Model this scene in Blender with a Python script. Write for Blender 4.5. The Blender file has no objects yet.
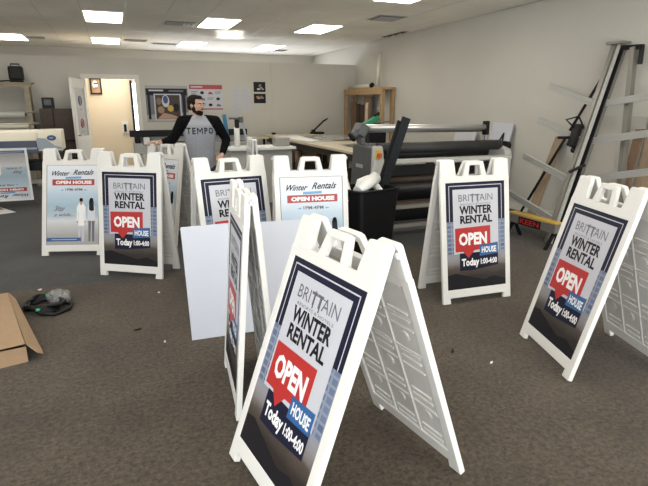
import bpy, bmesh, math, random
from mathutils import Vector, Matrix, noise
random.seed(7)
sc = bpy.context.scene
COL = sc.collection
PI = math.pi

# ------------------------------------------------------------------ materials
def nset(n, **k):
    for a, v in k.items():
        n.inputs[a].default_value = v

def mat(name, col, rough=.6, metal=0., spec=.5, noise_amt=0., noise_scale=20., bump=0., bump_scale=200., sheen=0., emis=None, estr=0., alpha=None, trans=0.):
    m = bpy.data.materials.new(name)
    m.use_nodes = True
    nt = m.node_tree
    b = nt.nodes['Principled BSDF']
    c = (col[0], col[1], col[2], 1)
    b.inputs['Base Color'].default_value = c
    b.inputs['Roughness'].default_value = rough
    b.inputs['Metallic'].default_value = metal
    b.inputs['Specular IOR Level'].default_value = spec
    if sheen: b.inputs['Sheen Weight'].default_value = sheen
    if trans: b.inputs['Transmission Weight'].default_value = trans
    if alpha is not None: b.inputs['Alpha'].default_value = alpha
    if emis:
        b.inputs['Emission Color'].default_value = (*emis, 1)
        b.inputs['Emission Strength'].default_value = estr
    tc = nt.nodes.new('ShaderNodeTexCoord')
    if noise_amt:
        n = nt.nodes.new('ShaderNodeTexNoise')
        nset(n, Scale=noise_scale, Detail=4.)
        nt.links.new(tc.outputs['Object'], n.inputs['Vector'])
        r = nt.nodes.new('ShaderNodeMapRange')
        nset(r, **{'From Min': .3, 'From Max': .7, 'To Min': 1 - noise_amt, 'To Max': 1 + noise_amt})
        nt.links.new(n.outputs['Fac'], r.inputs['Value'])
        mx = nt.nodes.new('ShaderNodeVectorMath'); mx.operation = 'SCALE'
        mx.inputs[0].default_value = col[:3]
        nt.links.new(r.outputs['Result'], mx.inputs['Scale'])
        nt.links.new(mx.outputs['Vector'], b.inputs['Base Color'])
    if bump:
        n = nt.nodes.new('ShaderNodeTexNoise')
        nset(n, Scale=bump_scale, Detail=3.)
        nt.links.new(tc.outputs['Object'], n.inputs['Vector'])
        bp = nt.nodes.new('ShaderNodeBump')
        nset(bp, Strength=bump, Distance=.01)
        nt.links.new(n.outputs['Fac'], bp.inputs['Height'])
        nt.links.new(bp.outputs['Normal'], b.inputs['Normal'])
    return m

def carpet(name, a, b2, scale=38.):
    m = mat(name, a, rough=.95, spec=.1, sheen=.15)
    nt = m.node_tree; b = nt.nodes['Principled BSDF']
    tc = nt.nodes.new('ShaderNodeTexCoord')
    n1 = nt.nodes.new('ShaderNodeTexNoise'); nset(n1, Scale=scale, Detail=8., Roughness=.85)
    n2 = nt.nodes.new('ShaderNodeTexNoise'); nset(n2, Scale=1.7, Detail=5., Roughness=.6)
    n3 = nt.nodes.new('ShaderNodeTexVoronoi'); nset(n3, Scale=34.)
    for n in (n1, n2, n3): nt.links.new(tc.outputs['Object'], n.inputs['Vector'])
    cr = nt.nodes.new('ShaderNodeValToRGB')
    cr.color_ramp.elements[0].position = .38; cr.color_ramp.elements[0].color = (*a, 1)
    cr.color_ramp.elements[1].position = .64; cr.color_ramp.elements[1].color = (*b2, 1)
    nt.links.new(n1.outputs['Fac'], cr.inputs['Fac'])
    r = nt.nodes.new('ShaderNodeMapRange'); nset(r, **{'From Min': .3, 'From Max': .7, 'To Min': .72, 'To Max': 1.25})
    nt.links.new(n2.outputs['Fac'], r.inputs['Value'])
    s = nt.nodes.new('ShaderNodeVectorMath'); s.operation = 'SCALE'
    nt.links.new(cr.outputs['Color'], s.inputs[0]); nt.links.new(r.outputs['Result'], s.inputs['Scale'])
    # rare pale flecks of lint
    lt = nt.nodes.new('ShaderNodeMath'); lt.operation = 'LESS_THAN'; lt.inputs[1].default_value = .045
    nt.links.new(n3.outputs['Distance'], lt.inputs[0])
    n4 = nt.nodes.new('ShaderNodeTexNoise'); nset(n4, Scale=9.); nt.links.new(tc.outputs['Object'], n4.inputs['Vector'])
    gt = nt.nodes.new('ShaderNodeMath'); gt.operation = 'GREATER_THAN'; gt.inputs[1].default_value = .66
    nt.links.new(n4.outputs['Fac'], gt.inputs[0])
    mu = nt.nodes.new('ShaderNodeMath'); mu.operation = 'MULTIPLY'
    nt.links.new(lt.outputs[0], mu.inputs[0]); nt.links.new(gt.outputs[0], mu.inputs[1])
    mix = nt.nodes.new('ShaderNodeMix'); mix.data_type = 'RGBA'
    nt.links.new(mu.outputs[0], mix.inputs['Factor'])
    nt.links.new(s.outputs['Vector'], mix.inputs['A'])
    mix.inputs['B'].default_value = (.42, .4, .36, 1)
    nt.links.new(mix.outputs['Result'], b.inputs['Base Color'])
    bp = nt.nodes.new('ShaderNodeBump'); nset(bp, Strength=.6, Distance=.006)
    nt.links.new(n1.outputs['Fac'], bp.inputs['Height'])
    nt.links.new(bp.outputs['Normal'], b.inputs['Normal'])
    return m

def print_gradient(name, stops, axis='Z', extra=.08, scale=6.):
    """printed picture: a colour ramp up the sheet broken by noise (object space)"""
    m = mat(name, (.5, .5, .5), rough=.42)
    nt = m.node_tree; b = nt.nodes['Principled BSDF']
    tc = nt.nodes.new('ShaderNodeTexCoord')
    sp = nt.nodes.new('ShaderNodeSeparateXYZ'); nt.links.new(tc.outputs['Object'], sp.inputs[0])
    n = nt.nodes.new('ShaderNodeTexNoise'); nset(n, Scale=scale, Detail=6.)
    mp = nt.nodes.new('ShaderNodeMapping'); mp.inputs['Scale'].default_value = (1, 1, 3.5)
    nt.links.new(tc.outputs['Object'], mp.inputs['Vector']); nt.links.new(mp.outputs['Vector'], n.inputs['Vector'])
    ad = nt.nodes.new('ShaderNodeMath'); ad.operation = 'MULTIPLY_ADD'
    ad.inputs[1].default_value = extra
    nt.links.new(n.outputs['Fac'], ad.inputs[0]); nt.links.new(sp.outputs[axis], ad.inputs[2])
    cr = nt.nodes.new('ShaderNodeValToRGB')
    lo, hi = stops[0][0], stops[-1][0]
    mr = nt.nodes.new('ShaderNodeMapRange'); nset(mr, **{'From Min': lo + extra / 2, 'From Max': hi + extra / 2})
    nt.links.new(ad.outputs[0], mr.inputs['Value']); nt.links.new(mr.outputs['Result'], cr.inputs['Fac'])
    el = cr.color_ramp.elements
    el[0].position = 0; el[0].color = (*stops[0][1], 1)
    el[1].position = 1; el[1].color = (*stops[-1][1], 1)
    for p, c in stops[1:-1]:
        e = el.new((p - lo) / (hi - lo)); e.color = (*c, 1)
    nt.links.new(cr.outputs['Color'], b.inputs['Base Color'])
    return m

M = {}
M['wall'] = mat('wall_paint', (.57, .552, .50), .85, noise_amt=.025, noise_scale=1.2, bump=.08, bump_scale=160)
M['partition'] = mat('partition_paint', (.52, .50, .445), .85, noise_amt=.03, noise_scale=1.)
M['cream_wall'] = mat('cream_wall', (.72, .62, .47), .85)
M['trim'] = mat('white_trim', (.66, .64, .58), .6)
M['carpet_brown'] = carpet('carpet_brown', (.021, .0155, .010), (.100, .076, .051))
M['carpet_grey'] = carpet('carpet_grey', (.020, .020, .021), (.058, .057, .056))
M['plastic'] = mat('white_plastic', (.70, .69, .66), .38, noise_amt=.015, noise_scale=8, bump=.02, bump_scale=90)
M['plastic_inner'] = mat('white_plastic_inner', (.60, .59, .57), .5, noise_amt=.05, noise_scale=6)  # greyer, rougher plastic for the recessed backing and embossed ribs
M['pin'] = mat('grey_hinge_pin', (.45, .46, .48), .4)
M['sheet'] = mat('coroplast_sheet', (.52, .545, .61), .4)
M['tile'] = mat('ceiling_tile', (.86, .83, .76), .9, noise_amt=.07, noise_scale=1.0, bump=.12, bump_scale=120)
M['tbar'] = mat('ceiling_bar', (.66, .63, .57), .3)
M['bar_dull'] = mat('ceiling_bar_shadow_gap', (.30, .29, .27), .6)
M['lamp'] = mat('lamp_diffuser', (.9, .9, .88), .5, emis=(1., .94, .84), estr=10.5)
M['daylight'] = mat('lit_window_pane', (.9, .95, 1), .2, emis=(.85, .93, 1.), estr=3.0)
M['vent'] = mat('vent_metal', (.40, .39, .37), .4, metal=.3)
M['dark'] = mat('dark_void', (.02, .02, .02), .8)
M['black'] = mat('black_plastic', (.006, .006, .007), .5, spec=.25)
M['black_cloth'] = mat('black_cloth', (.004, .004, .005), .95, spec=.1)
M['bin'] = mat('black_bin_plastic', (.004, .004, .005), .45, spec=.25)
M['dkgrey'] = mat('dark_grey_foam', (.012, .0135, .016), .7, spec=.2, noise_amt=.1, noise_scale=30)
M['grey'] = mat('grey_enamel', (.075, .078, .082), .45)
M['ltgrey'] = mat('light_grey_enamel', (.42, .42, .39), .45)
M['roller'] = mat('rubber_roller', (.035, .035, .035), .5, spec=.3)
M['alu'] = mat('brushed_aluminium', (.50, .50, .48), .42, metal=.45, noise_amt=.04, noise_scale=40)
M['alu_dark'] = mat('dull_aluminium', (.24, .23, .205), .45, metal=.5)
M['steel'] = mat('satin_steel', (.60, .59, .55), .3, metal=.6)
M['wood'] = mat('pine_wood', (.42, .27, .13), .6, noise_amt=.14, noise_scale=14)
M['wood_pale'] = mat('pale_shelf_wood', (.27, .23, .165), .65, noise_amt=.12, noise_scale=12)
M['wood_dark'] = mat('dark_wood', (.045, .028, .018), .6, noise_amt=.2, noise_scale=12)
M['wood_mid'] = mat('brown_board', (.20, .125, .075), .6, noise_amt=.18, noise_scale=10)
M['plank'] = mat('weathered_plank', (.30, .22, .145), .7, noise_amt=.15, noise_scale=10)
M['table'] = mat('cream_table_top', (.56, .49, .36), .45, noise_amt=.05, noise_scale=3)
M['film'] = mat('clear_film', (.33, .33, .31), .12, spec=.8)
M['paper'] = mat('white_paper', (.78, .78, .75), .5)
M['paper_tube'] = mat('paper_tube', (.62, .58, .48), .6)
M['card'] = mat('cardboard', (.32, .215, .125), .8, noise_amt=.05, noise_scale=18)
M['card_in'] = mat('cardboard_inside', (.33, .215, .12), .8)
M['cream'] = mat('cream_enamel', (.70, .66, .55), .4)
M['navyblue'] = mat('dark_blue_enamel', (.03, .045, .09), .35)
M['paleblue'] = mat('pale_blue_grey_enamel', (.32, .37, .44), .4)
M['logo_blue'] = mat('logo_blue', (.02, .05, .17), .4)
M['white_door'] = mat('white_door_paint', (.66, .64, .58), .5)
M['frost'] = mat('frosted_glass', (.32, .31, .29), .35)
M['red'] = mat('print_red', (.42, .022, .02), .42)
M['red_bar'] = mat('print_dark_red', (.36, .035, .035), .42)
M['navy'] = mat('print_navy', (.007, .008, .026), .5, spec=.25)
M['navy2'] = mat('print_deep_navy', (.010, .009, .012), .5, spec=.25)
M['pblue'] = mat('print_blue', (.02, .10, .27), .42)
M['pblue2'] = mat('print_light_blue', (.13, .33, .58), .42)
M['ink'] = mat('print_black', (.006, .006, .009), .5, spec=.25)
M['inkgrey'] = mat('print_grey', (.12, .125, .15), .42)
M['pwhite'] = mat('print_white', (.80, .80, .80), .42)
M['frock'] = mat('print_frock', (.62, .64, .70), .42)
M['pgrey'] = mat('print_pale_grey', (.50, .505, .55), .42)
M['yellow'] = mat('yellow_paint', (.55, .36, .05), .45)
M['estop'] = mat('red_button', (.55, .06, .02), .35)
M['green'] = mat('green_plastic', (.02, .26, .12), .4)
M['tealtube'] = mat('blue_tube', (.03, .17, .30), .4)
M['bag'] = mat('clear_bag', (.30, .30, .30), .15, spec=.8, alpha=.4)
M['skin'] = mat('skin', (.44, .26, .18), .5, noise_amt=.05, noise_scale=30)
M['hair'] = mat('dark_hair', (.010, .007, .005), .8, spec=.15, bump=.5, bump_scale=180)
M['beard'] = mat('dark_beard', (.014, .009, .007), .9, spec=.1, bump=.5, bump_scale=220)
M['shirt'] = mat('grey_marl_cloth', (.27, .28, .31), .9, noise_amt=.08, noise_scale=60, bump=.15, bump_scale=26)
M['jeans'] = mat('dark_jeans', (.03, .035, .05), .9)
M['eyewhite'] = mat('eye_white', (.6, .58, .55), .3)
M['sea'] = print_gradient('beach_photo', [(.10, (.36, .35, .34)), (.20, (.50, .50, .50)), (.26, (.60, .62, .64)), (.31, (.42, .50, .56)), (.42, (.34, .46, .56)), (.54, (.45, .56, .66)), (.64, (.62, .68, .74)), (.97, (.74, .75, .80))], extra=.05, scale=7)
# printed photo of a building: rows of windows
def building_print():
    m = mat('building_photo', (.2, .24, .32), .42)
    nt = m.node_tree; b = nt.nodes['Principled BSDF']
    tc = nt.nodes.new('ShaderNodeTexCoord')
    mp = nt.nodes.new('ShaderNodeMapping'); mp.inputs['Rotation'].default_value = (PI / 2, 0, 0)
    nt.links.new(tc.outputs['Object'], mp.inputs['Vector'])
    br = nt.nodes.new('ShaderNodeTexBrick')
    nset(br, Scale=1., **{'Brick Width': .045, 'Row Height': .035, 'Mortar Size': .006})
    br.inputs['Color1'].default_value = (.07, .10, .18, 1); br.inputs['Color2'].default_value = (.13, .17, .27, 1)
    br.inputs['Mortar'].default_value = (.22, .25, .32, 1); br.offset = 0
    nt.links.new(mp.outputs['Vector'], br.inputs['Vector'])
    nt.links.new(br.outputs['Color'], b.inputs['Base Color'])
    return m
M['building'] = building_print()
M['road'] = print_gradient('road_photo', [(.10, (.02, .014, .012)), (.17, (.07, .055, .045)), (.21, (.19, .17, .165)), (.26, (.25, .25, .27)), (.32, (.20, .23, .29)), (.36, (.14, .18, .27))], extra=.06, scale=8)

# ------------------------------------------------------------------ mesh helpers
class MB:
    def __init__(s): s.bm = bmesh.new(); s.mats = []
    def mi(s, m):
        m = M[m] if isinstance(m, str) else m
        if m not in s.mats: s.mats.append(m)
        return s.mats.index(m)
    def face(s, pts, m):
        vs = [s.bm.verts.new(p) for p in pts]
        f = s.bm.faces.new(vs); f.material_index = s.mi(m); return f
    def add(s, verts, faces, m, mtx=None):
        i = s.mi(m); vs = [s.bm.verts.new(mtx @ Vector(v) if mtx else v) for v in verts]
        out = []
        for f in faces:
            try: q = s.bm.faces.new([vs[k] for k in f])
            except ValueError: continue
            q.material_index = i; out.append(q)
        return vs, out
    def box(s, c, d, m, rot=None, bev=0.):
        x, y, z = d[0] / 2, d[1] / 2, d[2] / 2
        v = [(a * x, b * y, e * z) for a in (-1, 1) for b in (-1, 1) for e in (-1, 1)]
        f = [(0, 1, 3, 2), (4, 6, 7, 5), (0, 4, 5, 1), (2, 3, 7, 6), (0, 2, 6, 4), (1, 5, 7, 3)]
        mt = Matrix.Translation(c)
        if rot is not None: mt = mt @ (rot if isinstance(rot, Matrix) else Matrix.Rotation(rot, 4, 'Z'))
        vs, fs = s.add(v, f, m, mt)
        if bev:
            es = list({e for q in fs for e in q.edges})
            bmesh.ops.bevel(s.bm, geom=es, offset=bev, segments=2, affect='EDGES', profile=.6)
        return s
    def bar(s, p0, p1, w, h, m, up=(0, 0, 1), bev=0.):
        p0, p1 = Vector(p0), Vector(p1); d = (p1 - p0); L = d.length; d.normalize()
        u = Vector(up)
        if abs(d.dot(u)) > .99: u = Vector((0, 1, 0))
        x = d.cross(u).normalized(); z = x.cross(d).normalized()
        r = Matrix((x, d, z)).transposed().to_4x4()
        return s.box((p0 + p1) / 2, (w, L, h), m, r, bev)
    def cyl(s, p0, p1, r, m, seg=16, r2=None, caps=True):
        p0, p1 = Vector(p0), Vector(p1); d = (p1 - p0).normalized()
        u = Vector((0, 0, 1)) if abs(d.z) < .9 else Vector((1, 0, 0))
        x = d.cross(u).normalized(); y = d.cross(x)
        r2 = r if r2 is None else r2
        v = []
        for p, rr in ((p0, r), (p1, r2)):
            for k in range(seg):
                a = 2 * PI * k / seg; v.append(p + x * rr * math.cos(a) + y * rr * math.sin(a))
        f = [(k, (k + 1) % seg, seg + (k + 1) % seg, seg + k) for k in range(seg)]
        if caps: f += [tuple(range(seg))[::-1], tuple(range(seg, 2 * seg))]
        vs, fs = s.add(v, f, m)
        for q in fs[:seg]: q.smooth = True
        return s
    def tube(s, path, r, m, seg=8):
        P = [Vector(p) for p in path]; rings = []; n = len(P)
        x = None
        for i, p in enumerate(P):
            d = (P[min(i + 1, n - 1)] - P[max(i - 1, 0)]).normalized()
            if x is None:
                u = Vector((0, 0, 1)) if abs(d.z) < .9 else Vector((1, 0, 0)); x = d.cross(u).normalized()
            x = (x - d * x.dot(d)).normalized(); y = d.cross(x)
            rings.append([p + x * r * math.cos(2 * PI * k / seg) + y * r * math.sin(2 * PI * k / seg) for k in range(seg)])
        v = [q for R in rings for q in R]
        f = [(i * seg + k, i * seg + (k + 1) % seg, (i + 1) * seg + (k + 1) % seg, (i + 1) * seg + k) for i in range(n - 1) for k in range(seg)]
        vs, fs = s.add(v, f, m)
        for q in fs: q.smooth = True
        s.add(rings[0], [tuple(range(seg))[::-1]], m); s.add(rings[-1], [tuple(range(seg))], m)
        return s
    def prism(s, pts, y0, y1, m, mtx=None, bev=0., axis='Y'):
        """outline in (x,z), pushed along y"""
        n = len(pts)
        if axis == 'Y': v = [(p[0], y0, p[1]) for p in pts] + [(p[0], y1, p[1]) for p in pts]
        elif axis == 'Z': v = [(p[0], p[1], y0) for p in pts] + [(p[0], p[1], y1) for p in pts]
        else: v = [(y0, p[0], p[1]) for p in pts] + [(y1, p[0], p[1]) for p in pts]
        f = [tuple(range(n)), tuple(range(n, 2 * n))[::-1]] + [(k, k + n, (k + 1) % n + n, (k + 1) % n) for k in range(n)]
        vs, fs = s.add(v, f, m, mtx)
        bmesh.ops.recalc_face_normals(s.bm, faces=fs)
        if bev:
            es = list({e for q in fs[:2] for e in q.edges})
            bmesh.ops.bevel(s.bm, geom=es, offset=bev, segments=2, affect='EDGES', profile=.6)
        return s
    def ball(s, c, r, m, seg=12, rings=8, mtx=None):
        rr = r if hasattr(r, '__len__') else (r, r, r)
        v = [Vector((0, 0, 1))]
        for i in range(1, rings):
            t = PI * i / rings
            for k in range(seg):
                a = 2 * PI * k / seg; v.append(Vector((math.sin(t) * math.cos(a), math.sin(t) * math.sin(a), math.cos(t))))
        v.append(Vector((0, 0, -1)))
        f = [(0, 1 + k, 1 + (k + 1) % seg) for k in range(seg)]
        for i in range(rings - 2):
            for k in range(seg):
                a = 1 + i * seg; f.append((a + k, a + seg + k, a + seg + (k + 1) % seg, a + (k + 1) % seg))
        a = 1 + (rings - 2) * seg
        f += [(a + k, len(v) - 1, a + (k + 1) % seg) for k in range(seg)]
        mt = Matrix.Translation(c) @ Matrix.Diagonal((*rr, 1))
        if mtx: mt = mtx @ mt
        vs, fs = s.add(v, f, m, mt)
        for q in fs: q.smooth = True
        return s
    def loft(s, rings, m, seg=20, smooth=True, mtx=None):
        """rings: (centre, rx, ry) horizontal ellipses"""
        v = []
        for c, rx, ry in rings:
            for k in range(seg):
                a = 2 * PI * k / seg; v.append((c[0] + rx * math.cos(a), c[1] + ry * math.sin(a), c[2]))
        n = len(rings)
        f = [(i * seg + k, i * seg + (k + 1) % seg, (i + 1) * seg + (k + 1) % seg, (i + 1) * seg + k) for i in range(n - 1) for k in range(seg)]
        f += [tuple(range(seg))[::-1], tuple(range((n - 1) * seg, n * seg))]
        vs, fs = s.add(v, f, m, mtx)
        for q in fs: q.smooth = smooth
        return s
    def mesh(s, name):
        bmesh.ops.recalc_face_normals(s.bm, faces=s.bm.faces[:]) if getattr(s, 'recalc', True) else None
        me = bpy.data.meshes.new(name); s.bm.to_mesh(me); s.bm.free()
        for m in s.mats: me.materials.append(m)
        return me
    def build(s, name, parent=None, loc=None, rot=None):
        o = bpy.data.objects.new(name, s.mesh(name)); COL.objects.link(o)
        if parent: o.parent = parent
        if loc: o.location = loc
        if rot: o.rotation_euler = rot
        return o

def tag(o, label=None, cat=None, group=None, kind=None):
    if label: o['label'] = label
    if cat: o['category'] = cat
    if group: o['group'] = group
    if kind: o['kind'] = kind
    return o
def thing(name, label, cat, loc=(0, 0, 0), rz=0, group=None):
    o = bpy.data.objects.new(name, None); COL.objects.link(o)
    o.location = loc; o.rotation_euler = (0, 0, rz); o.empty_display_size = .1
    return tag(o, label, cat, group)
def copy_tree(o, parent=None):
    c = o.copy(); COL.objects.link(c)
    if parent: c.parent = parent
    for ch in [k for k in bpy.data.objects if k.parent == o]: copy_tree(ch, c)
    return c
def struct(name, mb):
    return tag(mb.build(name), kind='structure')

_tc = {}
def text_mesh(body, bold=0., shear=0.):
    k = (body, bold, shear)
    if k in _tc: return _tc[k]
    cu = bpy.data.curves.new('t', 'FONT'); cu.body = body; cu.offset = bold; cu.shear = shear
    cu.resolution_u = 2; cu.size = 1
    o = bpy.data.objects.new('t', cu); COL.objects.link(o)
    dg = bpy.context.evaluated_depsgraph_get(); dg.update()
    me = o.evaluated_get(dg).to_mesh()
    v = [tuple(p.co) for p in me.vertices]; f = [tuple(p.vertices) for p in me.polygons]
    o.evaluated_get(dg).to_mesh_clear()
    bpy.data.objects.remove(o); bpy.data.curves.remove(cu)
    x0 = min(p[0] for p in v); x1 = max(p[0] for p in v); y0 = min(p[1] for p in v); y1 = max(p[1] for p in v)
    v = [((p[0] - x0) / (x1 - x0), (p[1] - y0) / (y1 - y0)) for p in v]
    _tc[k] = (v, f); return _tc[k]

class Sheet:
    """a printed sheet: coordinates 0..1 across, 0..1 DOWN the sheet; y grows towards the viewer as -Y"""
    def __init__(s, w, h, thick=.003):
        s.w, s.h, s.m = w, h, MB(); s.k = 0
        s.m.recalc = False
    def P(s, x, y, l): return ((x - .5) * s.w, -l * .00035, (1 - y) * s.h)
    def rect(s, x0, y0, x1, y1, m, l=1): s.poly([(x0, y1), (x1, y1), (x1, y0), (x0, y0)], m, l)
    def poly(s, pts, m, l=1): s.m.face([s.P(x, y, l) for x, y in pts], m)
    def text(s, body, x0, y0, x1, y1, m, l=3, bold=0., shear=0.):
        v, f = text_mesh(body, bold, shear)
        s.m.add([s.P(x0 + a * (x1 - x0), y1 + b * (y0 - y1), l) for a, b in v], f, m)
    def oval(s, cx, cy, rx, ry, m, l=2, n=14):
        s.poly([(cx + rx * math.cos(2 * PI * k / n), cy - ry * math.sin(2 * PI * k / n)) for k in range(n)], m, l)

# ------------------------------------------------------------------ room shell
HC = 2.93
XL, XR, YF, YP, YB = -3.6, 5.6, -2.6, 12.0, 14.95
m = MB(); m.box(((XL + XR) / 2, (YF - .2 + 4.85) / 2, -.05), (XR - XL + .4, 4.85 - YF + .2, .1), 'carpet_brown'); struct('floor_front', m)
m = MB(); m.box(((XL + XR) / 2, (YB + .2 + 4.85) / 2, -.05), (XR - XL + .4, YB + .2 - 4.85, .1), 'carpet_grey'); struct('floor_back', m)
m = MB(); m.box((XR + .1, (YF + YB) / 2, HC / 2), (.2, YB - YF + .4, HC + .3), 'wall'); struct('wall_right', m)
m = MB()
# left wall with a window near the front of the shop
for (y0, y1, z0, z1) in ((YF, -1.9, 0, HC), (-1.9, 1.9, 0, .5), (-1.9, 1.9, 2.5, HC), (1.9, YB, 0, HC)):
    m.box((XL - .1, (y0 + y1) / 2, (z0 + z1) / 2), (.2, y1 - y0, z1 - z0), 'wall')
struct('wall_left', m)
m = MB()
for (x0, x1, z0, z1) in ((XL, 1.2, 0, HC), (1.2, 4.8, 0, .8), (1.2, 4.8, 2.1, HC), (4.8, XR, 0, HC)):
    m.box(((x0 + x1) / 2, YB + .1, (z0 + z1) / 2), (x1 - x0, .2, z1 - z0), 'wall')
struct('wall_back', m)
m = MB()
for x in (1.23, 3.0, 4.77): m.box((x, YB + .1, 1.45), (.06, .08, 1.3), 'alu_dark')
for z in (.83, 2.07): m.box((3.0, YB + .1, z), (3.6, .08, .06), 'alu_dark')
tag(m.build('window_5'), kind='structure')  # unseen window, added behind the partition to go with the rear fill
# front wall with shop windows (behind the camera)
m = MB()
for (x0, x1, z0, z1) in ((XL, -3.1, 0, HC), (-3.1, 5.1, 0, .35), (-3.1, 5.1, 2.6, HC), (5.1, XR, 0, HC)):
    m.box(((x0 + x1) / 2, YF - .1, (z0 + z1) / 2), (x1 - x0, .2, z1 - z0), 'wall')
struct('wall_front', m)
for i, xs in enumerate(((-3.1, .95), (.95, 5.1))):
    m = MB(); a, b = xs
    for x in (a + .03, (a + b) / 2, b - .03): m.box((x, YF - .1, 1.475), (.06, .08, 2.25), 'alu_dark')
    for z in (.38, 2.57): m.box(((a + b) / 2, YF - .1, z), (b - a, .08, .06), 'alu_dark')
    tag(m.build('window_%d' % (i + 1)), kind='structure')
m = MB()
for y in (-1.87, 0, 1.87): m.box((XL - .1, y, 1.5), (.08, .06, 2.), 'alu_dark')
for z in (.53, 2.47): m.box((XL - .1, 0, z), (.08, 3.8, .06), 'alu_dark')
tag(m.build('window_3'), kind='structure')
# partition with a doorway
m = MB(); PT = 2.49; PX1 = 5.6
for (x0, x1, z0, z1) in ((XL, -.46, 0, PT), (-.46, .50, 2.08, PT), (.50, PX1, 0, PT)):
    m.box(((x0 + x1) / 2, YP + .06, (z0 + z1) / 2), (x1 - x0, .12, z1 - z0), 'partition')
m.box((3.47, YP - .004, PT / 2), (.03, .012, PT), 'partition')
struct('wall_partition', m)
m = MB()
m.box((-.50, YP - .012, 1.04), (.08, .024, 2.08), 'trim'); m.box((.54, YP - .012, 1.04), (.08, .024, 2.08), 'trim')
m.box((.02, YP - .012, 2.12), (1.12, .024, .08), 'trim'); struct('trim_1', m)
m = MB(); m.box((XR - .008, (YF + YB) / 2, .05), (.016, YB - YF, .1), 'trim'); struct('baseboard_right', m)
m = MB(); m.box((3.05, YP - .008, .05), (5.0, .016, .1), 'trim'); struct('baseboard_partition', m)
# little hall behind the doorway
m = MB(); m.box((.1, 13.3, 1.25), (2.2, .1, 2.5), 'cream_wall'); m.box((-1.0, 12.7, 1.25), (.1, 1.15, 2.5), 'cream_wall'); struct('wall_hall', m)
m = MB(); m.box((.445, 13.23, 1.05), (.05, .06, 2.1), 'black'); struct('door_2', m)
m = MB(); m.box((.525, 13.235, 1.04), (.11, .03, 2.0), 'daylight'); struct('window_4', m)

# ceiling: slab + tile grid
m = MB(); m.box(((XL + XR) / 2, (YF + YB) / 2, HC + .15), (XR - XL + .4, YB - YF + .4, .1), 'tile')
struct('ceiling', m)
GX, GY, G0X, G0Y = .6167, 1.13, -.3, 10.22
lights = {(0, 0), (3, 0), (6, 0), (-3, 0), (0, 3), (3, 3), (6, 3), (-3, 3), (0, -3), (3, -3), (6, -3), (-3, -3), (0, -6), (3, -6), (6, -6), (-3, -6), (3, -9), (-3, -9), (6, -9), (0, -9)}
# each tile of the grid is part of the ceiling surface: one tiled sheet with openings for the lights
m = MB()
nx0, nx1 = -6, 10; ny0, ny1 = -12, 5
def gx(i): return max(XL, min(XR, G0X + GX * i))
def gy(j): return max(YF, min(YB, G0Y - GY + GY * j))
vents = {(2, 0): 'round', (7, -2): 'grille', (-2, 3): 'slot'}
for i in range(nx0, nx1 + 1):
    for j in range(ny0, ny1 + 1):
        x0, x1, y0, y1 = gx(i), gx(i + 1), gy(j), gy(j + 1)
        if x1 - x0 < .02 or y1 - y0 < .02 or (i, j) in lights: continue
        g = .011
        m.box(((x0 + x1) / 2, (y0 + y1) / 2, HC + .02 + random.uniform(-.002, .002)), (x1 - x0 - g, y1 - y0 - g, .04), 'tile')
struct('ceiling_tiles', m)
m = MB()
for i in range(nx0, nx1 + 2):
    x = gx(i); m.box((x, (YF + YB) / 2, HC + .006), (.022, YB - YF, .012), 'tbar')
for j in range(ny0, ny1 + 2):
    y = gy(j); m.box(((XL + XR) / 2, y, HC + .007), (XR - XL, .022, .012), 'tbar')
struct('ceiling_grid', m)

# ceiling lights
def light(i, j, lab):
    x, y = G0X + GX * (i + .5), G0Y - GY + GY * (j + .5)
    if y - GY / 2 < YF: return
    t = thing('ceiling_light', lab, 'ceiling light', (x, y, HC), 0, 'troffer ceiling lights')
    f = MB(); w, l = GX / 2 - .012, GY / 2 - .012
    for sx in (-1, 1): f.box((sx * (w - .008), 0, .0), (.016, 2 * l, .03), 'trim')
    for sy in (-1, 1): f.box((0, sy * (l - .008), .0), (2 * w - .032, .016, .03), 'trim')
    f.box((0, 0, .05), (2 * w, 2 * l, .02), 'trim')
    f.build('frame', t)
    d = MB(); d.box((0, 0, -.008), (2 * w - .034, 2 * l - .034, .024), 'lamp', bev=.006); d.build('diffuser', t)
lab = {
 (0, 0): 'lit ceiling panel nearer the camera above the open white door',
 (3, 0): 'lit ceiling panel above the printer poster, beside the round air vent',
 (6, 0): 'lit ceiling panel over the long cutting table, in front of the wall angle',
 (-3, 0): 'lit ceiling panel cut off by the left edge, nearer of its two',
 (0, 3): 'small far lit ceiling panel in front of the doorway wall top',
 (3, 3): 'small far lit ceiling panel above the chart with red header',
 (6, 3): 'small far lit ceiling panel above the two small photographs',
 (-3, 3): 'far lit ceiling panel cut off by the left edge, above the wooden rack',
 (6, -3): 'lit ceiling panel cut off at the top edge, near the right wall'}
for k in sorted(lights):
    vis = k in lab
    light(*k, lab.get(k, 'lit ceiling panel above the front of the shop, outside the view'))

# vents
def vent(x, y, w, l, lab, slats=6, hang=None):
    t = thing('ceiling_vent', lab, 'air vent', (x, y, HC), 0, None)
    f = MB(); f.box((0, 0, -.004), (w, l, .010), 'vent'); f.build('frame', t)
    b = MB(); b.box((0, 0, -.011), (w * .86, l * .86, .006), 'dark'); b.build('duct_opening', t)
    for k in range(slats):
        s = MB(); yy = -l * .43 + l * .86 * (k + .5) / slats
        s.box((0, yy, -.016), (w * .84, l * .035, .012), 'vent', Matrix.Rotation(.6, 4, 'X')); s.build('slat', t)
    if hang:
        h = MB()
        for k in range(3):
            a = .04 + .08 * k
            h.face([(a, -.16, -.018), (a + .06, -.16, -.055 - .012 * (k % 2)), (a + .07, .16, -.05), (a + .01, .16, -.018)], 'steel')
        h.build('deflector', t)
vent(1.24, 10.35 - .45, .58, .42, 'ceiling vent with crumpled shiny deflector above the printer poster', hang=True)
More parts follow.
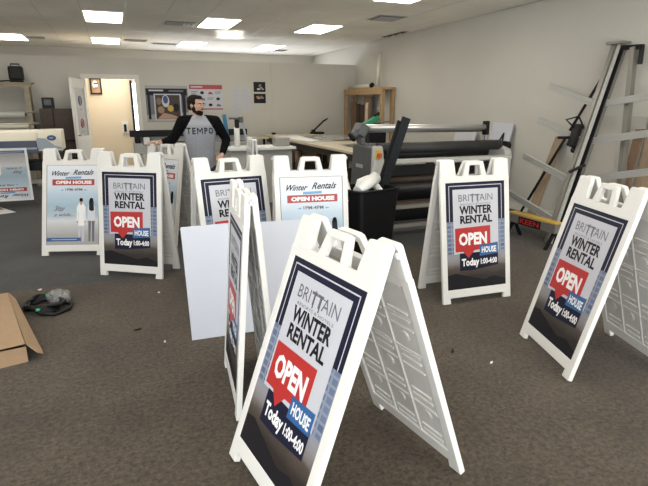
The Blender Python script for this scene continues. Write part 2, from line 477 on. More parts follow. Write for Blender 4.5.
vent(4.33, 8.1, .5, .5, 'square dark ceiling vent near the right wall')
vent(5.42, 9.8, .12, .95, 'long narrow slot vent along the right wall', 3)
vent(.62, 12.75, .5, .35, 'small dark ceiling vent just right of far panel over the doorway', 4)
vent(1.26, 13.2, .58, .2, 'thin dark slot in the ceiling above the printer poster', 2)
vent(4.15, 13.6, .4, .35, 'small dark ceiling vent at the far end over the cutter', 4)
vent(-1.35, 13.0, .35, .25, 'small ceiling vent at the end of the far left light', 4)

# ------------------------------------------------------------------ A-frame signs
W, L, T = .3175, 1.143, .030
def rounded(pts, rad, n=3):
    """round every corner of a convex-ish outline; pts (x,z,(r))"""
    out = []; N = len(pts)
    for i in range(N):
        p = Vector(pts[i][:2]); a = Vector(pts[i - 1][:2]); b = Vector(pts[(i + 1) % N][:2])
        r = pts[i][2] if len(pts[i]) > 2 else rad
        if r <= 0: out.append(tuple(p)); continue
        u = (a - p).normalized(); v = (b - p).normalized()
        p0, p1 = p + u * r, p + v * r
        for k in range(n + 1):
            t = k / n; out.append(tuple(p0 * (1 - t) ** 2 + p * 2 * t * (1 - t) + p1 * t * t))
    return out

def panel_mesh(feet=True):
    """local: x across, z = 0 at the foot .. L at the top, y = -T outer face .. 0 hinge plane"""
    m = MB(); e = .005
    # stiles
    for s in (-1, 1):
        m.prism(rounded([(s * W, .0, .006), (s * W, 1.0, 0), (s * (W - .045), 1.0, 0), (s * (W - .045), .10, 0), (s * (W - .065), .045, .006), (s * (W - .07), 0, .006)], .0), -T, -.002, 'plastic', bev=.004)
        # posts
        x0, x1 = W - .002, W - .135
        pts = [(s * x0, .995, 0), (s * (x0 - .004), L, .016), (s * (x1 + .006), L, .014), (s * (x1 - .010), 1.005, 0), (s * (x1 - .016), .995, 0)]
        m.prism(rounded(pts, .0), -T + .0005, .0, 'plastic', bev=.007)
        m.cyl((s * (W - .03), -T - .002, .995), (s * (W - .03), -T + .01, .995), .009, 'plastic', 10)
        m.cyl((s * (W - .022), -T - .002, .55), (s * (W - .022), -T + .01, .55), .008, 'plastic', 10)
        m.box((s * (W + .0015), -T * .5, .93), (.004, .012, .10), 'plastic', bev=.0015)
    # header, bottom rail
    m.prism([(-W + .02, .962), (W - .02, .962), (W - .02, 1.013), (-W + .02, 1.013)], -T + .0008, -.003, 'plastic', bev=.004)
    m.prism([(-W + .02, .045), (W - .02, .045), (W - .02, .112), (-W + .02, .112)], -T + .0008, -.003, 'plastic', bev=.004)
    # recessed backing with embossed inner side
    m.box((0, -T * .55, .535), (2 * W - .07, .008, .87), 'plastic_inner')
    for s in (-1, 0, 1):
        m.box((s * .09 if s else 0, -.010, .535), (.010, .010, .85), 'plastic_inner', bev=.003) if s else None
    for r in range(8):
        z = .155 + .108 * r
        for cx in (-.18, 0, .18):
            if r % 2 == 0:
                for dz in (-.018, .018): m.box((cx, -.010, z + dz), (.125, .009, .014), 'plastic_inner', bev=.004)
            else:
                if cx == 0 or r % 4 == 1:
                    m.cyl((cx, -.013, z), (cx, -.006, z), .030, 'plastic_inner', 14, r2=.024)
                m.box((cx, -.010, z + .045), (.14, .008, .010), 'plastic_inner', bev=.003)
    for z in (.30, .62, .80): m.box((0, -.011, z), (2 * W - .07, .008, .010), 'plastic_inner', bev=.003)
    return m.mesh('panel')
def handle_mesh():
    m = MB(); y0, y1 = -T + .002, -.002
    wb, wt, hh, t = .108, .078, .120, .026
    z0 = 1.008
    outer = [(-wb, z0), (-wt, z0 + hh), (wt, z0 + hh), (wb, z0)]
    def q(a, b, c, d): m.prism([a, b, c, d], y0, y1, 'plastic', bev=.006)
    q((-wb, z0), (-wt, z0 + hh - .004), (-wt + t + .01, z0 + hh - .004), (-wb + t + .022, z0))
    q((wb, z0), (wb - t - .022, z0), (wt - t - .01, z0 + hh - .004), (wt, z0 + hh - .004))
    m.prism(rounded([(-wt - .002, z0 + hh - .034, 0), (-wt + .006, z0 + hh, .018), (wt - .006, z0 + hh, .018), (wt + .002, z0 + hh - .034, 0)], 0), y0 - .001, y1 + .001, 'plastic', bev=.006)
    return m.mesh('handle')
def brit_mesh():
    s = Sheet(.545, .857); R, Tt = s.rect, s.text
    R(0, 0, 1, 1, 'navy', 0)
    # photo of buildings and a road below the navy border
    R(0, .36, 1, .74, 'building', 1)
    R(0, .66, 1, 1, 'road', 1.6)
    s.poly([(0, 1), (0, .86), (.14, .845), (.3, .875), (.46, .90), (.62, .925), (.8, .9), (1, .94), (1, 1)], 'navy2', 2)
    # line frame
    for a in ((.050, .030, .950, .037), (.050, .030, .060, .36), (.940, .030, .950, .36)): R(*a, 'pgrey', 2)
    R(.115, .066, .885, .665, 'pgrey', 3)
    R(.115, .49, .885, .665, 'pgrey', 3.1)
    Tt('BRITTAIN', .21, .115, .79, .178, 'inkgrey', 5, 0, 0)
    R(.44, .108, .455, .192, 'inkgrey', 5.2); R(.53, .124, .545, .196, 'inkgrey', 5.2); R(.40, .124, .60, .129, 'inkgrey', 5.2)
    Tt('RESORTS & HOTELS', .24, .198, .76, .213, 'inkgrey', 5)
    Tt('WINTER', .22, .220, .78, .299, 'ink', 5, .036)
    Tt('RENTAL', .23, .309, .78, .385, 'ink', 5, .036)
    # dark caption box, red bubble, blue box
    s.poly([(.21, .825), (.21, .66), (.87, .66), (.87, .795), (.45, .825)], 'navy', 5)
    s.poly([(.14, .645), (.27, .645), (.36, .71), (.46, .64), (.74, .63), (.74, .415), (.14, .425)], 'red', 6)
    Tt('OPEN', .20, .470, .68, .590, 'pwhite', 8, .045)
    s.poly([(.55, .70), (.87, .685), (.87, .58), (.55, .595)], 'pblue', 7)
    Tt('HOUSE', .585, .612, .84, .672, 'pwhite', 8, .035)
    Tt('Today', .24, .712, .54, .805, 'pwhite', 8, .04)
    Tt('1:00-4:00', .565, .722, .85, .778, 'pwhite', 8, .035)
    return s.m.mesh('britt_poster')
def wint_mesh(border=0., w=.545, h=.857):
    s = Sheet(w, h); R, Tt = s.rect, s.text
    R(0, 0, 1, 1, 'sea' if not border else 'pwhite', 0)
    if border: R(.05, .03, .95, .96, 'sea', .5)
    else:
        for a in ((0, 0, 1, .006), (0, 0, .01, 1), (.99, 0, 1, 1)): R(*a, 'inkgrey', 1)
    for wd, x0, x1, y0, y1 in (('Winter', .10, .44, .075, .135), ('Rentals', .50, .90, .06, .125)):
        Tt(wd, x0, y0, x1, y1, 'ink', 5, .016, .55)
    s.poly([(.36, .175), (.66, .17), (.66, .145), (.36, .15)], 'pblue2', 4)
    R(.11, .18, .91, .255, 'red_bar', 4)
    Tt('OPEN HOUSE', .17, .197, .86, .240, 'pwhite', 6, .06)
    Tt('1PM-4PM', .36, .29, .68, .325, 'inkgrey', 5, .02)
    for sx, a in ((1, .26), (-1, .78)):
        s.poly([(a, .315), (a + .05 * sx, .305), (a + .07 * sx, .312), (a + .05 * sx, .322)], 'pblue2', 5)
    Tt('Stay', .15, .51, .36, .59, 'inkgrey', 5, .014, .55)
    Tt('a while...', .15, .60, .52, .64, 'inkgrey', 5, .014, .5)
    # a couple walking on the beach, seen from behind
    def person(cx, w, sh, hair, leg, skirt):
        # head, hair, body, arms and legs of a walker seen from behind
        s.poly([(cx - .02, .50), (cx - .02, .455), (cx + .02, .455), (cx + .02, .50)], 'skin', 4.4)
        s.oval(cx, .445, .036, .030, 'skin' if not hair else 'ink', 5); s.oval(cx, .437, .035, .024, 'hair', 5.5)
        s.poly([(cx - w * .8, skirt), (cx - w * .7, .60), (cx - w, .51), (cx - w * .5, .478), (cx + w * .5, .478), (cx + w, .51), (cx + w * .7, .60), (cx + w * .85, skirt)], sh, 4)
        for d in (-1, 1):
            s.poly([(cx + d * .035 - .018, .955), (cx + d * .032 - .028, skirt - .01), (cx + d * .032 + .028, skirt - .01), (cx + d * .038 + .016, .955)], leg, 3.5)
            s.poly([(cx + d * w * 1.05 - .012, .70), (cx + d * w * .95 - .016, .52), (cx + d * w * .95 + .016, .52), (cx + d * w * 1.05 + .010, .70)], sh, 4.2)
            s.oval(cx + d * w * 1.05, .71, .013, .014, 'skin', 4.3)
        if hair: s.poly([(cx - .045, .56), (cx - .045, .45), (cx, .42), (cx + .04, .45), (cx + .05, .57), (cx, .58)], 'ink', 5.2)
    person(.66, .070, 'pwhite', False, 'pgrey', .76); person(.855, .058, 'frock', True, 'inkgrey', .70)
    R(.0 if not border else .05, .905, .66, .950, 'pblue', 4)
    R(.10, .924, .58, .932, 'pgrey', 6)
    return s.m.mesh('winter_poster')

PANEL, HANDLE, BRIT, WINT = panel_mesh(), handle_mesh(), brit_mesh(), wint_mesh()
def link(name, me, parent, loc=(0, 0, 0), rot=(0, 0, 0)):
    o = bpy.data.objects.new(name, me); COL.objects.link(o); o.parent = parent
    o.location = loc; o.rotation_euler = rot; return o
def pin_mesh():
    m = MB(); m.cyl((-.006, 0, 0), (.006, 0, 0), .013, 'pin', 12); return m.mesh('hinge_pin')
PIN = pin_mesh()
def a_frame(x, y, yaw, a, kind, lab, roll=0.):
    t = thing('a_frame_sign', lab, 'a-frame sign', (x, y, 0), yaw, 'open house a-frame signs')
    if roll: t.rotation_euler = (0, roll, yaw)
    ht = L * math.cos(a)
    for side in (0, 1):
        # panel hangs from the hinge line at the top and swings out by a
        p = link('panel', PANEL, t)
        R = Matrix.Translation((0, 0, ht)) @ Matrix.Rotation(PI * side, 4, 'Z') @ Matrix.Rotation(-a, 4, 'X') @ Matrix.Translation((0, 0, -L))
        p.matrix_local = R
        link('handle', HANDLE, p)
        if kind[side]:
            link('poster', BRIT if kind[side] == 'b' else WINT, p, (0, -T + .004, .108))
    for s in (-1, 1): link('hinge_pin', PIN, t, (s * (W + .004), 0, ht - .028))
    return t
a_frame(.806, 1.786, -1.416, .349, 'bb', 'largest white A-frame sign with navy winter rental poster, nearest the camera')
a_frame(2.688, 2.158, -1.875, .26, 'bb', 'white A-frame sign with winter rental poster standing at the right edge, below the aluminium rack')
a_frame(2.629, 3.405, -.055, .165, 'bb', 'white A-frame sign with winter rental poster standing alone in front of the laminator')
a_frame(.11, 5.015, -.587, .129, 'bb', 'white A-frame winter rental sign on the left, overlapping the beach couple sign')
a_frame(-.421, 6.187, -.324, .305, 'ww', 'white A-frame sign whose poster shows a couple walking on a beach, fully in view')
a_frame(.578, 2.58, -1.669, .077, 'bb', 'white A-frame sign seen almost edge on, in front of the blank white board')
a_frame(.885, 4.451, .135, .228, 'bb', 'white A-frame winter rental sign leaning behind the blank board, below the man')
a_frame(1.52, 4.147, -.154, .144, 'ww', 'white A-frame sign with beach poster behind the nearest sign, left of the black bin')
a_frame(.537, 6.207, -1.022, .166, 'ww', 'white A-frame sign the man rests his hand on, turned sideways')
a_frame(1.60, 6.5, -1.70, .05, 'ww', 'white A-frame sign seen end on behind the sign below the man, only its top showing')

# blank boards
t = MB(); t.box((0, 0, 0), (.46, .010, .775), 'sheet')
o = t.build('blank_board', None, (.575, 3.33, .392), (-.10, -.03, -.10)); tag(o, 'blank white sheet standing behind the edge-on sign, left half bright', 'board')
t = MB(); t.box((0, 0, 0), (.55, .010, .73), 'sheet')
o = t.build('blank_board', None, (1.00, 3.50, .365), (-.10, 0, -.06)); tag(o, 'blank pale sheet right of the edge-on sign, half hidden by the nearest sign', 'board')

# ------------------------------------------------------------------ trash bin and what sticks out of it
bx, by = 2.14, 4.32
t = thing('trash_bin', 'black plastic trash bin filled with rolled paper, beside the laminator', 'trash bin', (bx, by, 0), .25)
m = MB(); 
def rr(w, h, r=.06):
    return rounded([(-w, -h), (w, -h), (w, h), (-w, h)], r, 4)
lo, hi, hi2, lo2 = rr(.19, .17), rr(.245, .215), rr(.232, .202), rr(.18, .16); n = len(lo)
v = [(*p, 0) for p in lo] + [(*p, .80) for p in hi] + [(*p, .80) for p in hi2] + [(*p, .03) for p in lo2]
f = [tuple(range(n))[::-1], tuple(range(3 * n, 4 * n))]
for a in range(3):
    f += [(a * n + k, a * n + (k + 1) % n, (a + 1) * n + (k + 1) % n, (a + 1) * n + k) for k in range(n)]
m.add(v, f, 'bin'); m.build('body', t)
m = MB(); m.tube([(*p, .795) for p in hi] + [(*hi[0], .795)], .012, 'bin', 6); m.build('rim', t)
for s in (-1, 1):
    m = MB(); m.box((s * .235, 0, .72), (.03, .12, .03), 'bin', bev=.006); m.build('grip', t)
def solo(name, lab, cat, mb, group=None, **k): return tag(mb.build(name, **k), lab, cat, group)
m = MB(); m.cyl((bx - .15, by - .14, .79), (bx + .10, by + .0, .885), .048, 'paper', 20, r2=.058); m.cyl((bx + .099, by - .001, .8845), (bx + .104, by + .001, .8865), .045, 'table', 16)
solo('paper_roll', 'thick white paper roll lying slanted across the bin top', 'paper roll', m)
m = MB(); m.cyl((bx - .20, by - .10, .70), (bx - .17, by + .10, .86), .03, 'paper', 14)
solo('paper_roll', 'small white paper roll at the left corner of the bin', 'paper roll', m)
m = MB(); m.tube([(bx - .1, by + .06, .62), (bx - .03, by + .06, .85), (bx + .05, by + .08, .87), (bx + .12, by + .02, .80), (bx + .15, by - .06, .72)], .034, 'paper', 10)
solo('paper_wad', 'curled white paper crumpled inside the bin beside the thick roll', 'paper', m)
m = MB(); m.bar((bx + .08, by + .1, .30), (bx + .42, by + .02, 1.43), .085, .02, 'dkgrey', up=(0, 1, 0)); solo('foam_strip', 'wide dark grey foam strip standing slanted out of the bin', 'foam strip', m)
m = MB(); m.bar((bx + .05, by + .13, .30), (bx + .375, by + .06, 1.40), .05, .015, 'dkgrey', up=(0, 1, 0)); solo('foam_strip', 'narrower dark grey strip just behind the wide foam strip', 'foam strip', m)
m = MB(); m.bar((bx - .02, by + .14, .35), (bx + .16, by + .12, 1.03), .022, .012, 'ltgrey', up=(0, 1, 0)); solo('plastic_strip', 'thin pale strip leaning in the bin left of the foam strips', 'strip', m)

# ------------------------------------------------------------------ laminator
t = thing('laminator', 'large grey roll laminator with wide rollers behind the black bin', 'laminator', (3.6, 5.4, 0))
X0, X1 = -1.05, .88
m = MB()
m.prism(rounded([(-.36, .62, .03), (-.36, 1.10, .05), (.10, 1.12, .05), (.16, .62, .03)], .03), X0, X0 + .16, 'grey', axis='X', bev=.01); m.build('side_cabinet', t)
m = MB(); m.prism(rounded([(X0 - .004, .62, .01), (X0 + .01, 1.12, .02), (X0 + .12, 1.12, .02), (X0 + .19, .66, .01)], .01), -.395, -.355, 'ltgrey', bev=.008); 
e = m.build('end_cover', t)
m = MB(); m.box((X0 + .07, -.40, 1.03), (.06, .012, .10), 'yellow', bev=.003); m.cyl((X0 + .075, -.405, 1.02), (X0 + .075, -.435, 1.02), .024, 'estop', 14); m.build('stop_button', e)
m = MB(); 
for k in range(6): m.box((X0 - .004, -.16 + .03 * k, .88), (.008, .02, .04), 'ltgrey')
m.build('name_plate', t)
m = MB(); m.prism(rounded([(-.34, .66, .03), (-.34, 1.02, .05), (.10, 1.14, .05), (.16, .62, .03)], .03), X1 - .10, X1, 'ltgrey', axis='X', bev=.01); m.build('side_cabinet', t)
m = MB(); m.box((X1 + .05, -.02, .98), (.09, .26, .26), 'black', bev=.02); m.cyl((X1 + .09, -.1, 1.05), (X1 + .15, -.1, 1.05), .05, 'black', 14); m.tube([(X1 + .08, .0, 1.1), (X1 + .16, .02, 1.2), (X1 + .12, .0, 1.0), (X1 + .1, -.05, .8)], .012, 'black', 6); m.build('drive_unit', t)
m = MB(); m.cyl((X0 + .16, -.20, 1.075), (X1 - .08, -.20, 1.075), .060, 'roller', 28); m.build('main_roller', t)
m = MB(); m.cyl((X0 + .20, .02, .98), (X1 - .08, .02, .98), .06, 'roller', 24); m.build('rear_roller', t)
m = MB(); m.box(((X0 + X1) / 2 + .05, -.38, .945), (X1 - X0 - .25, .12, .04), 'ltgrey', bev=.006); m.build('feed_table', t)
m = MB(); m.box(((X0 + X1) / 2 + .05, -.28, .83), (X1 - X0 - .2, .10, .11), 'black', bev=.006); m.build('lower_cover', t)
m = MB(); m.cyl((X0 + .10, -.02, 1.30), (X1 - .17, -.02, 1.28), .036, 'steel', 20); m.cyl((X0 + .12, .05, 1.255), (X1 - .17, .05, 1.235), .018, 'alu_dark', 12); m.build('supply_bar', t)
for (xx, s, nm) in ((X0 + .02, 1, 'ltgrey'),):
    m = MB(); m.box((xx + .02, 0, 1.27), (.11, .20, .14), 'grey', Matrix.Rotation(.5, 4, 'Y'), bev=.02); m.cyl((xx - .10, -.05, 1.20), (xx - .02, -.05, 1.26), .045, 'grey', 14); m.cyl((xx - .115, -.05, 1.19), (xx - .10, -.05, 1.20), .055, 'black', 14)
    m.box((xx + .04, .02, 1.15), (.05, .12, .12), 'grey'); m.build('bar_bracket', t)
m = MB(); m.box((X1 - .16, -.02, 1.27), (.05, .08, .17), 'black', bev=.01); m.box((X1 - .13, .04, 1.16), (.05, .08, .20), 'ltgrey', bev=.005); m.build('bar_bracket', t)
for xx in (X0 + .08, X1 - .06):
    for yy in (-.28, .12):
        m = MB(); m.box((xx, yy, .33), (.07, .06, .60), 'grey', bev=.006); m.cyl((xx, yy, .0), (xx, yy, .04), .035, 'black', 10); m.build('leg', t)
for z, yy, mm in ((.42, -.34, 'alu_dark'), (.20, -.34, 'alu_dark')):
    m = MB(); m.box((-.055, yy, z), (X1 - X0 - .1, .05, .045), mm, bev=.004); m.build('cross_rail', t)
m = MB(); m.box((-.055, .17, .42), (X1 - X0 - .12, .02, .72), 'black'); m.build('back_panel', t)
rolls = [(.72, -.22, .055, 'wood_dark', 'brown media roll on the top rack under the laminator'), (.62, -.24, .05, 'roller', 'dark grey media roll on the upper rack under the laminator'), (.41, -.22, .06, 'wood_dark', 'dark brown media roll on the middle rack under the laminator'), (.185, -.2, .035, 'roller', 'thin dark media roll on the lowest rack under the laminator')]
for z, yy, r, mm, lb in rolls:
    m = MB(); m.cyl((2.66, 5.4 + yy, z), (4.45, 5.4 + yy, z), r, mm, 18); m.cyl((2.64, 5.4 + yy, z), (4.47, 5.4 + yy, z), r * .5, 'black', 10)
    solo('media_roll', lb, 'roll', m, 'media rolls racked under the laminator')

# leaning white panels beside the laminator, against the right wall
m = MB(); m.bar((5.30, 6.55, .0), (5.55, 6.50, 1.28), .45, .02, 'sheet', up=(1, 0, 0)); solo('leaning_board', 'white panel leaning on the right wall beyond the laminator', 'panel', m)
m = MB(); m.bar((5.10, 7.2, .0), (5.45, 7.25, 1.20), .55, .02, 'pgrey', up=(1, 0, 0))
solo('leaning_board', 'pale printed panel leaning behind the laminator supply bar', 'panel', m)

# ------------------------------------------------------------------ cutting table
t = thing('cutting_table', 'long cream topped cutting table running back behind the laminator', 'table', (3.9, 9.2, 0))
m = MB(); m.box((0, 0, .88), (1.55, 5.2, .04), 'table', bev=.006); m.build('tabletop', t)
m = MB(); m.box((0, 0, .80), (1.35, 4.9, .12), 'wood_dark'); m.build('apron', t)
for xx in (-.62, .62):
    for yy in (-2.3, -.7, .9, 2.1):
        m = MB(); m.box((xx, yy, .37), (.09, .09, .74), 'wood_dark', bev=.004); m.build('leg', t)
m = MB(); m.bar((-.62, 2.1, .30), (-.62, 1.5, .76), .05, .07, 'wood_mid'); m.build('brace', t)
m = MB(); m.box((0, 0, .25), (1.2, 4.5, .03), 'wood_dark'); m.build('lower_shelf', t)
m = MB(); m.box((3.35, 10.0, .30 - .02), (.3, .9, .02), 'paper'); 
m = MB(); m.cyl((3.32, 10.6, .265), (3.32, 10.6, .74), .09, 'paper_tube', 16); solo('paper_roll', 'upright white roll standing under the cutting table edge', 'paper roll', m)
m = MB(); m.cyl((3.32, 9.7, .265), (3.32, 9.7, .70), .07, 'wood_mid', 16); solo('cardboard_roll', 'upright brown roll standing under the cutting table', 'roll', m)
def wavy(x0, x1, y0, y1, z, amp, mm, rz=0., nx=14, ny=14, seed=0):
    m = MB(); v = []; cx, cy = (x0 + x1) / 2, (y0 + y1) / 2
    for i in range(nx + 1):
        for j in range(ny + 1):
            x = x0 + (x1 - x0) * i / nx; y = y0 + (y1 - y0) * j / ny
            h = z + amp * (.5 + .5 * noise.noise(Vector((x * 2.2 + seed, y * 2.2, seed)))) 
            dx, dy = x - cx, y - cy
            v.append((cx + dx * math.cos(rz) - dy * math.sin(rz), cy + dx * math.sin(rz) + dy * math.cos(rz), h))
    f = [(i * (ny + 1) + j, (i + 1) * (ny + 1) + j, (i + 1) * (ny + 1) + j + 1, i * (ny + 1) + j + 1) for i in range(nx) for j in range(ny)]
    vs, fs = m.add(v, f, mm)
    ex = bmesh.ops.extrude_face_region(m.bm, geom=fs)
    for q in ex['geom']:
        if isinstance(q, bmesh.types.BMVert): q.co.z += .002
    for q in m.bm.faces: q.smooth = True
    return m
solo('film_sheet', 'shiny clear film sheet lying on the near end of the cutting table', 'film', wavy(3.5, 4.6, 7.0, 8.05, .902, .035, 'film', .15, seed=3))
solo('film_sheet', 'grey film sheet rumpled on the middle of the cutting table', 'film', wavy(3.6, 4.6, 9.0, 10.6, .902, .04, 'film', -.1, seed=8))
solo('paper_sheet', 'large white paper sheet on the left half of the cutting table', 'paper', wavy(3.2, 3.75, 8.9, 11.0, .902, .012, 'paper', .03, seed=5))
t = thing('guillotine_cutter', 'black lever cutter with raised arm on the far end of the cutting table', 'cutter', (4.38, 11.45, .90), .2)
m = MB(); m.box((0, 0, .025), (.26, .22, .05), 'black', bev=.006); m.box((-.10, 0, .07), (.05, .10, .06), 'black'); m.build('base', t)
m = MB(); m.bar((-.12, -.02, .07), (.16, -.05, .30), .02, .035, 'black'); m.build('blade_arm', t)
m = MB(); m.cyl((.14, -.05, .285), (.25, -.06, .345), .018, 'black', 10); m.build('grip', t)
t = thing('utility_knife', 'small dark tool on the far left corner of the cutting table', 'tool', (3.36, 11.55, .90))
m = MB(); m.box((0, 0, .03), (.10, .05, .03), 'black', bev=.005); m.box((0, 0, .007), (.06, .04, .014), 'black'); m.build('handle', t)
m = MB(); m.box((.065, 0, .03), (.04, .02, .006), 'steel'); m.build('blade', t)
t = thing('green_cutter_head', 'green and black cutting tool standing on the table behind the laminator bar', 'tool', (4.30, 8.35, .90))
m = MB(); m.box((0, 0, .10), (.34, .2, .20), 'black', bev=.02); m.build('body', t)
m = MB(); m.bar((-.24, 0, .30), (.05, 0, .44), .12, .08, 'green', bev=.015); m.build('green_casing', t)
m = MB(); m.box((.02, 0, .26), (.10, .1, .16), 'black', bev=.01); m.tube([(.05, 0, .40), (.06, 0, .52), (-.02, 0, .46)], .02, 'black', 6); m.tube([(.06, 0, .34), (.2, 0, .36), (.34, 0, .36), (.36, 0, .30)], .016, 'alu_dark', 6); m.build('arm', t)
# side ledge behind the table
t = thing('drafting_ledge', 'narrow pale ledge sticking out left of the cutting table on dark legs', 'ledge', (2.88, 11.3, 0))
m = MB(); m.box((0, 0, .85), (.50, .35, .03), 'table', bev=.004); m.build('top', t)
m = MB(); m.box((-.23, 0, .86), (.08, .12, .07), 'black', bev=.01); m.build('clamp', t)
for sx in (-.18, .18):
    m = MB(); m.box((sx, 0, .42), (.04, .04, .83), 'black'); m.build('leg', t)
t = thing('stool', 'dark low stool frame beside the pale ledge', 'stool', (2.60, 9.8, 0))
m = MB(); m.box((0, 0, .70), (.38, .34, .035), 'black', bev=.006); m.build('seat', t)
for sx in (-.16, .16):
    for sy in (-.13, .13):
        m = MB(); m.bar((sx * 1.2, sy * 1.2, 0), (sx, sy, .69), .03, .03, 'black'); m.build('leg', t)

# ------------------------------------------------------------------ wooden shelving at the right wall, far end
t = thing('wooden_shelving', 'open pine shelving unit in the far corner against the right wall', 'shelving', (5.43, 10.98, 0))
m = MB()
m.box((0, -.03, 1.89), (.32, 2.0, .05), 'wood', bev=.003); m.build('top_shelf', t)
m = MB(); m.box((-.135, -.03, 1.82), (.03, 1.9, .09), 'wood', bev=.003); m.build('front_rail', t)
m = MB(); m.box((0, -.03, .62), (.28, 1.85, .03), 'wood', bev=.003); m.build('lower_shelf', t)
for yy in (-.96, .90):
    for xx in (-.12, .12):
        m = MB(); m.box((xx, yy, .93), (.07, .09, 1.86), 'wood', bev=.003); m.build('post', t)
bd = [(11.66, .28, 1.62, 'wood_mid', 'dark brown board at the far left of the pine shelving'), (11.42, .17, 1.58, 'wood_dark', 'very dark narrow board standing second in the pine shelving'), (11.22, .17, 1.56, 'wood_dark', 'dark board standing third in the pine shelving'), (10.92, .36, 1.74, 'wood_mid', 'tallest wide brown board standing in the pine shelving')]
for yc, wd, zt, mm, lb in bd:
    m = MB(); m.box((5.42, yc, (zt + .64) / 2), (.03, wd, zt - .64), mm, bev=.002); solo('stored_board', lb, 'board', m, 'boards standing in the pine shelving')
m = MB(); m.bar((5.14, 10.5, .0), (5.24, 10.6, 1.6), .10, .02, 'table', up=(1, 0, 0)); solo('leaning_plank', 'pale narrow plank leaning on the front of the pine shelving', 'plank', m)
m = MB(); m.cyl((5.40, 10.45, 1.92), (5.44, 10.43, 2.62), .042, 'paper_tube', 16); m.cyl((5.4395, 10.43, 2.618), (5.44, 10.43, 2.622), .036, 'dark', 14); solo('mailing_tube', 'white tube standing upright on top of the pine shelving', 'tube', m)
m = MB(); m.cyl((5.40, 11.85, 1.965), (5.40, 10.75, 1.965), .045, 'paper_tube', 16); m.cyl((5.40, 10.74, 1.965), (5.40, 10.68, 1.985), .05, 'black', 12); solo('mailing_tube', 'white tube lying on top of the pine shelving', 'tube', m)

# ------------------------------------------------------------------ aluminium rack leaning at the right wall
t = thing('aluminium_rack', 'leaning aluminium extrusion rack with cross arms at the right wall', 'rack', (0, 0, 0))
def extr(p0, p1, w, h, up, name='arm', mm='alu'):
    m = MB(); p0, p1 = Vector(p0), Vector(p1); d = (p1 - p0).normalized(); u = Vector(up); x = d.cross(u).normalized(); z = x.cross(d).normalized()
    m.bar(p0, p1, w * .62, h, mm, up=up)
    for k in (-1, 0, 1):
        o_ = z * (h * .38 * k)
        m.bar(p0 + o_, p1 + o_, w, h * .2, mm, up=up)
    return m.build(name, t)
Bt, Bb = Vector((5.38, 4.56, 2.20)), Vector((4.56, 4.42, .0))
bd_ = (Bt - Bb)
def on(tt): return Bb + bd_ * tt
m = MB(); m.bar(Bb, Bt, .085, .055, 'alu_dark', up=(0, 1, 0), bev=.004); m.build('main_beam', t)
off = Vector((-.01, -.050, 0))
m = MB(); m.bar(Bb + off, Bt + off, .035, .025, 'ltgrey', up=(0, 1, 0), bev=.003); m.build('guide_rail', t)
off = Vector((.045, -.055, -.01))
m = MB(); m.bar(Bb + off, Bt + off, .03, .03, 'black', up=(0, 1, 0)); m.build('track', t)
m = MB(); off = Vector((.09, -.045, -.02)); m.bar(Bb + off, Bt + off, .045, .04, 'alu_dark', up=(0, 1, 0), bev=.003); m.build('side_rail', t)
m = MB(); m.box(Bt + Vector((0, -.03, .02)), (.16, .20, .03), 'alu_dark', bev=.004); m.build('end_cap', t)
# second strut behind
m = MB(); m.bar((5.10, 3.98, 0), (5.42, 4.36, 2.16), .06, .065, 'alu_dark', up=(1, 0, 0), bev=.003); m.build('strut', t)
m = MB(); m.bar((5.40, 4.52, 2.17), (5.44, 4.26, 2.16), .05, .05, 'black', bev=.004); m.bar((5.44, 4.28, 2.16), (5.42, 4.26, 1.98), .05, .04, 'black'); m.build('top_bracket', t)
# arms: left ones climb away along the wall, right ones come forward
for zz, dl in ((1.57, .70), (1.16, .70), (.72, .74), (.26, .80)):
    p = on(zz / 2.2)
    extr(p + Vector((-.02, .03, 0)), p + Vector((-.02, dl, .20)), .045, .075, (0, 0, 1))
for zz, dl, up_ in ((1.56, .95, .13), (1.14, .95, .17), (.70, .95, .22)):
    p = on(zz / 2.2)
    extr(p + Vector((.10, -.0, 0)), p + Vector((.16, -dl, up_)), .045, .075, (0, 0, 1))
p = on(1.18 / 2.2) + Vector((0, -.09, 0))
m = MB(); m.box(p + Vector((-.05, .16, .02)), (.10, .09, .26), 'black', Matrix.Rotation(.35, 4, 'Y'), bev=.01)
m.cyl(p + Vector((-.10, .20, .0)), p + Vector((-.22, .26, .0)), .016, 'black', 8); m.tube([p + Vector((-.08, .18, .12)), p + Vector((-.1, .28, .2)), p + Vector((0, .2, .24)), p + Vector((.0, .1, .1))], .012, 'black', 6)
m.ball(p + Vector((-.07, .15, -.14)), .035, 'black'); m.build('clamp', t)
p = on(.83 / 2.2)
m = MB(); m.bar(p + Vector((-.12, -.06, -.02)), p + Vector((.04, -.12, .06)), .03, .03, 'black', bev=.004); m.build('lock_lever', t)
# rod and boards leaning near it
m = MB(); m.bar((5.22, 5.66, .0), (5.57, 4.74, 2.06), .02, .03, 'black'); solo('leaning_rod', 'thin black rod leaning on the right wall behind the rack', 'rod', m)
m = MB(); m.bar((5.20, 5.42, .0), (5.56, 5.38, 1.13), .15, .02, 'plank', up=(1, 0, 0)); solo('leaning_plank', 'narrow brown plank leaning on the right wall left of the rack', 'plank', m)
m = MB(); m.bar((5.42, 4.5, .0), (5.57, 4.48, 1.42), .62, .018, 'partition', up=(1, 0, 0)); solo('leaning_board', 'beige wall panel leaning behind the aluminium rack arms', 'panel', m)
m = MB(); m.bar((5.25, 3.92, .0), (5.52, 3.98, 1.50), .22, .03, 'plank', up=(1, 0, 0)); solo('leaning_plank', 'wide brown plank leaning at the right edge behind the rack', 'plank', m)
m = MB(); m.bar((5.12, 4.06, .0), (5.48, 4.18, 1.28), .10, .03, 'wood_mid', up=(1, 0, 0)); solo('leaning_plank', 'dark narrow plank leaning just right of the rack strut', 'plank', m)
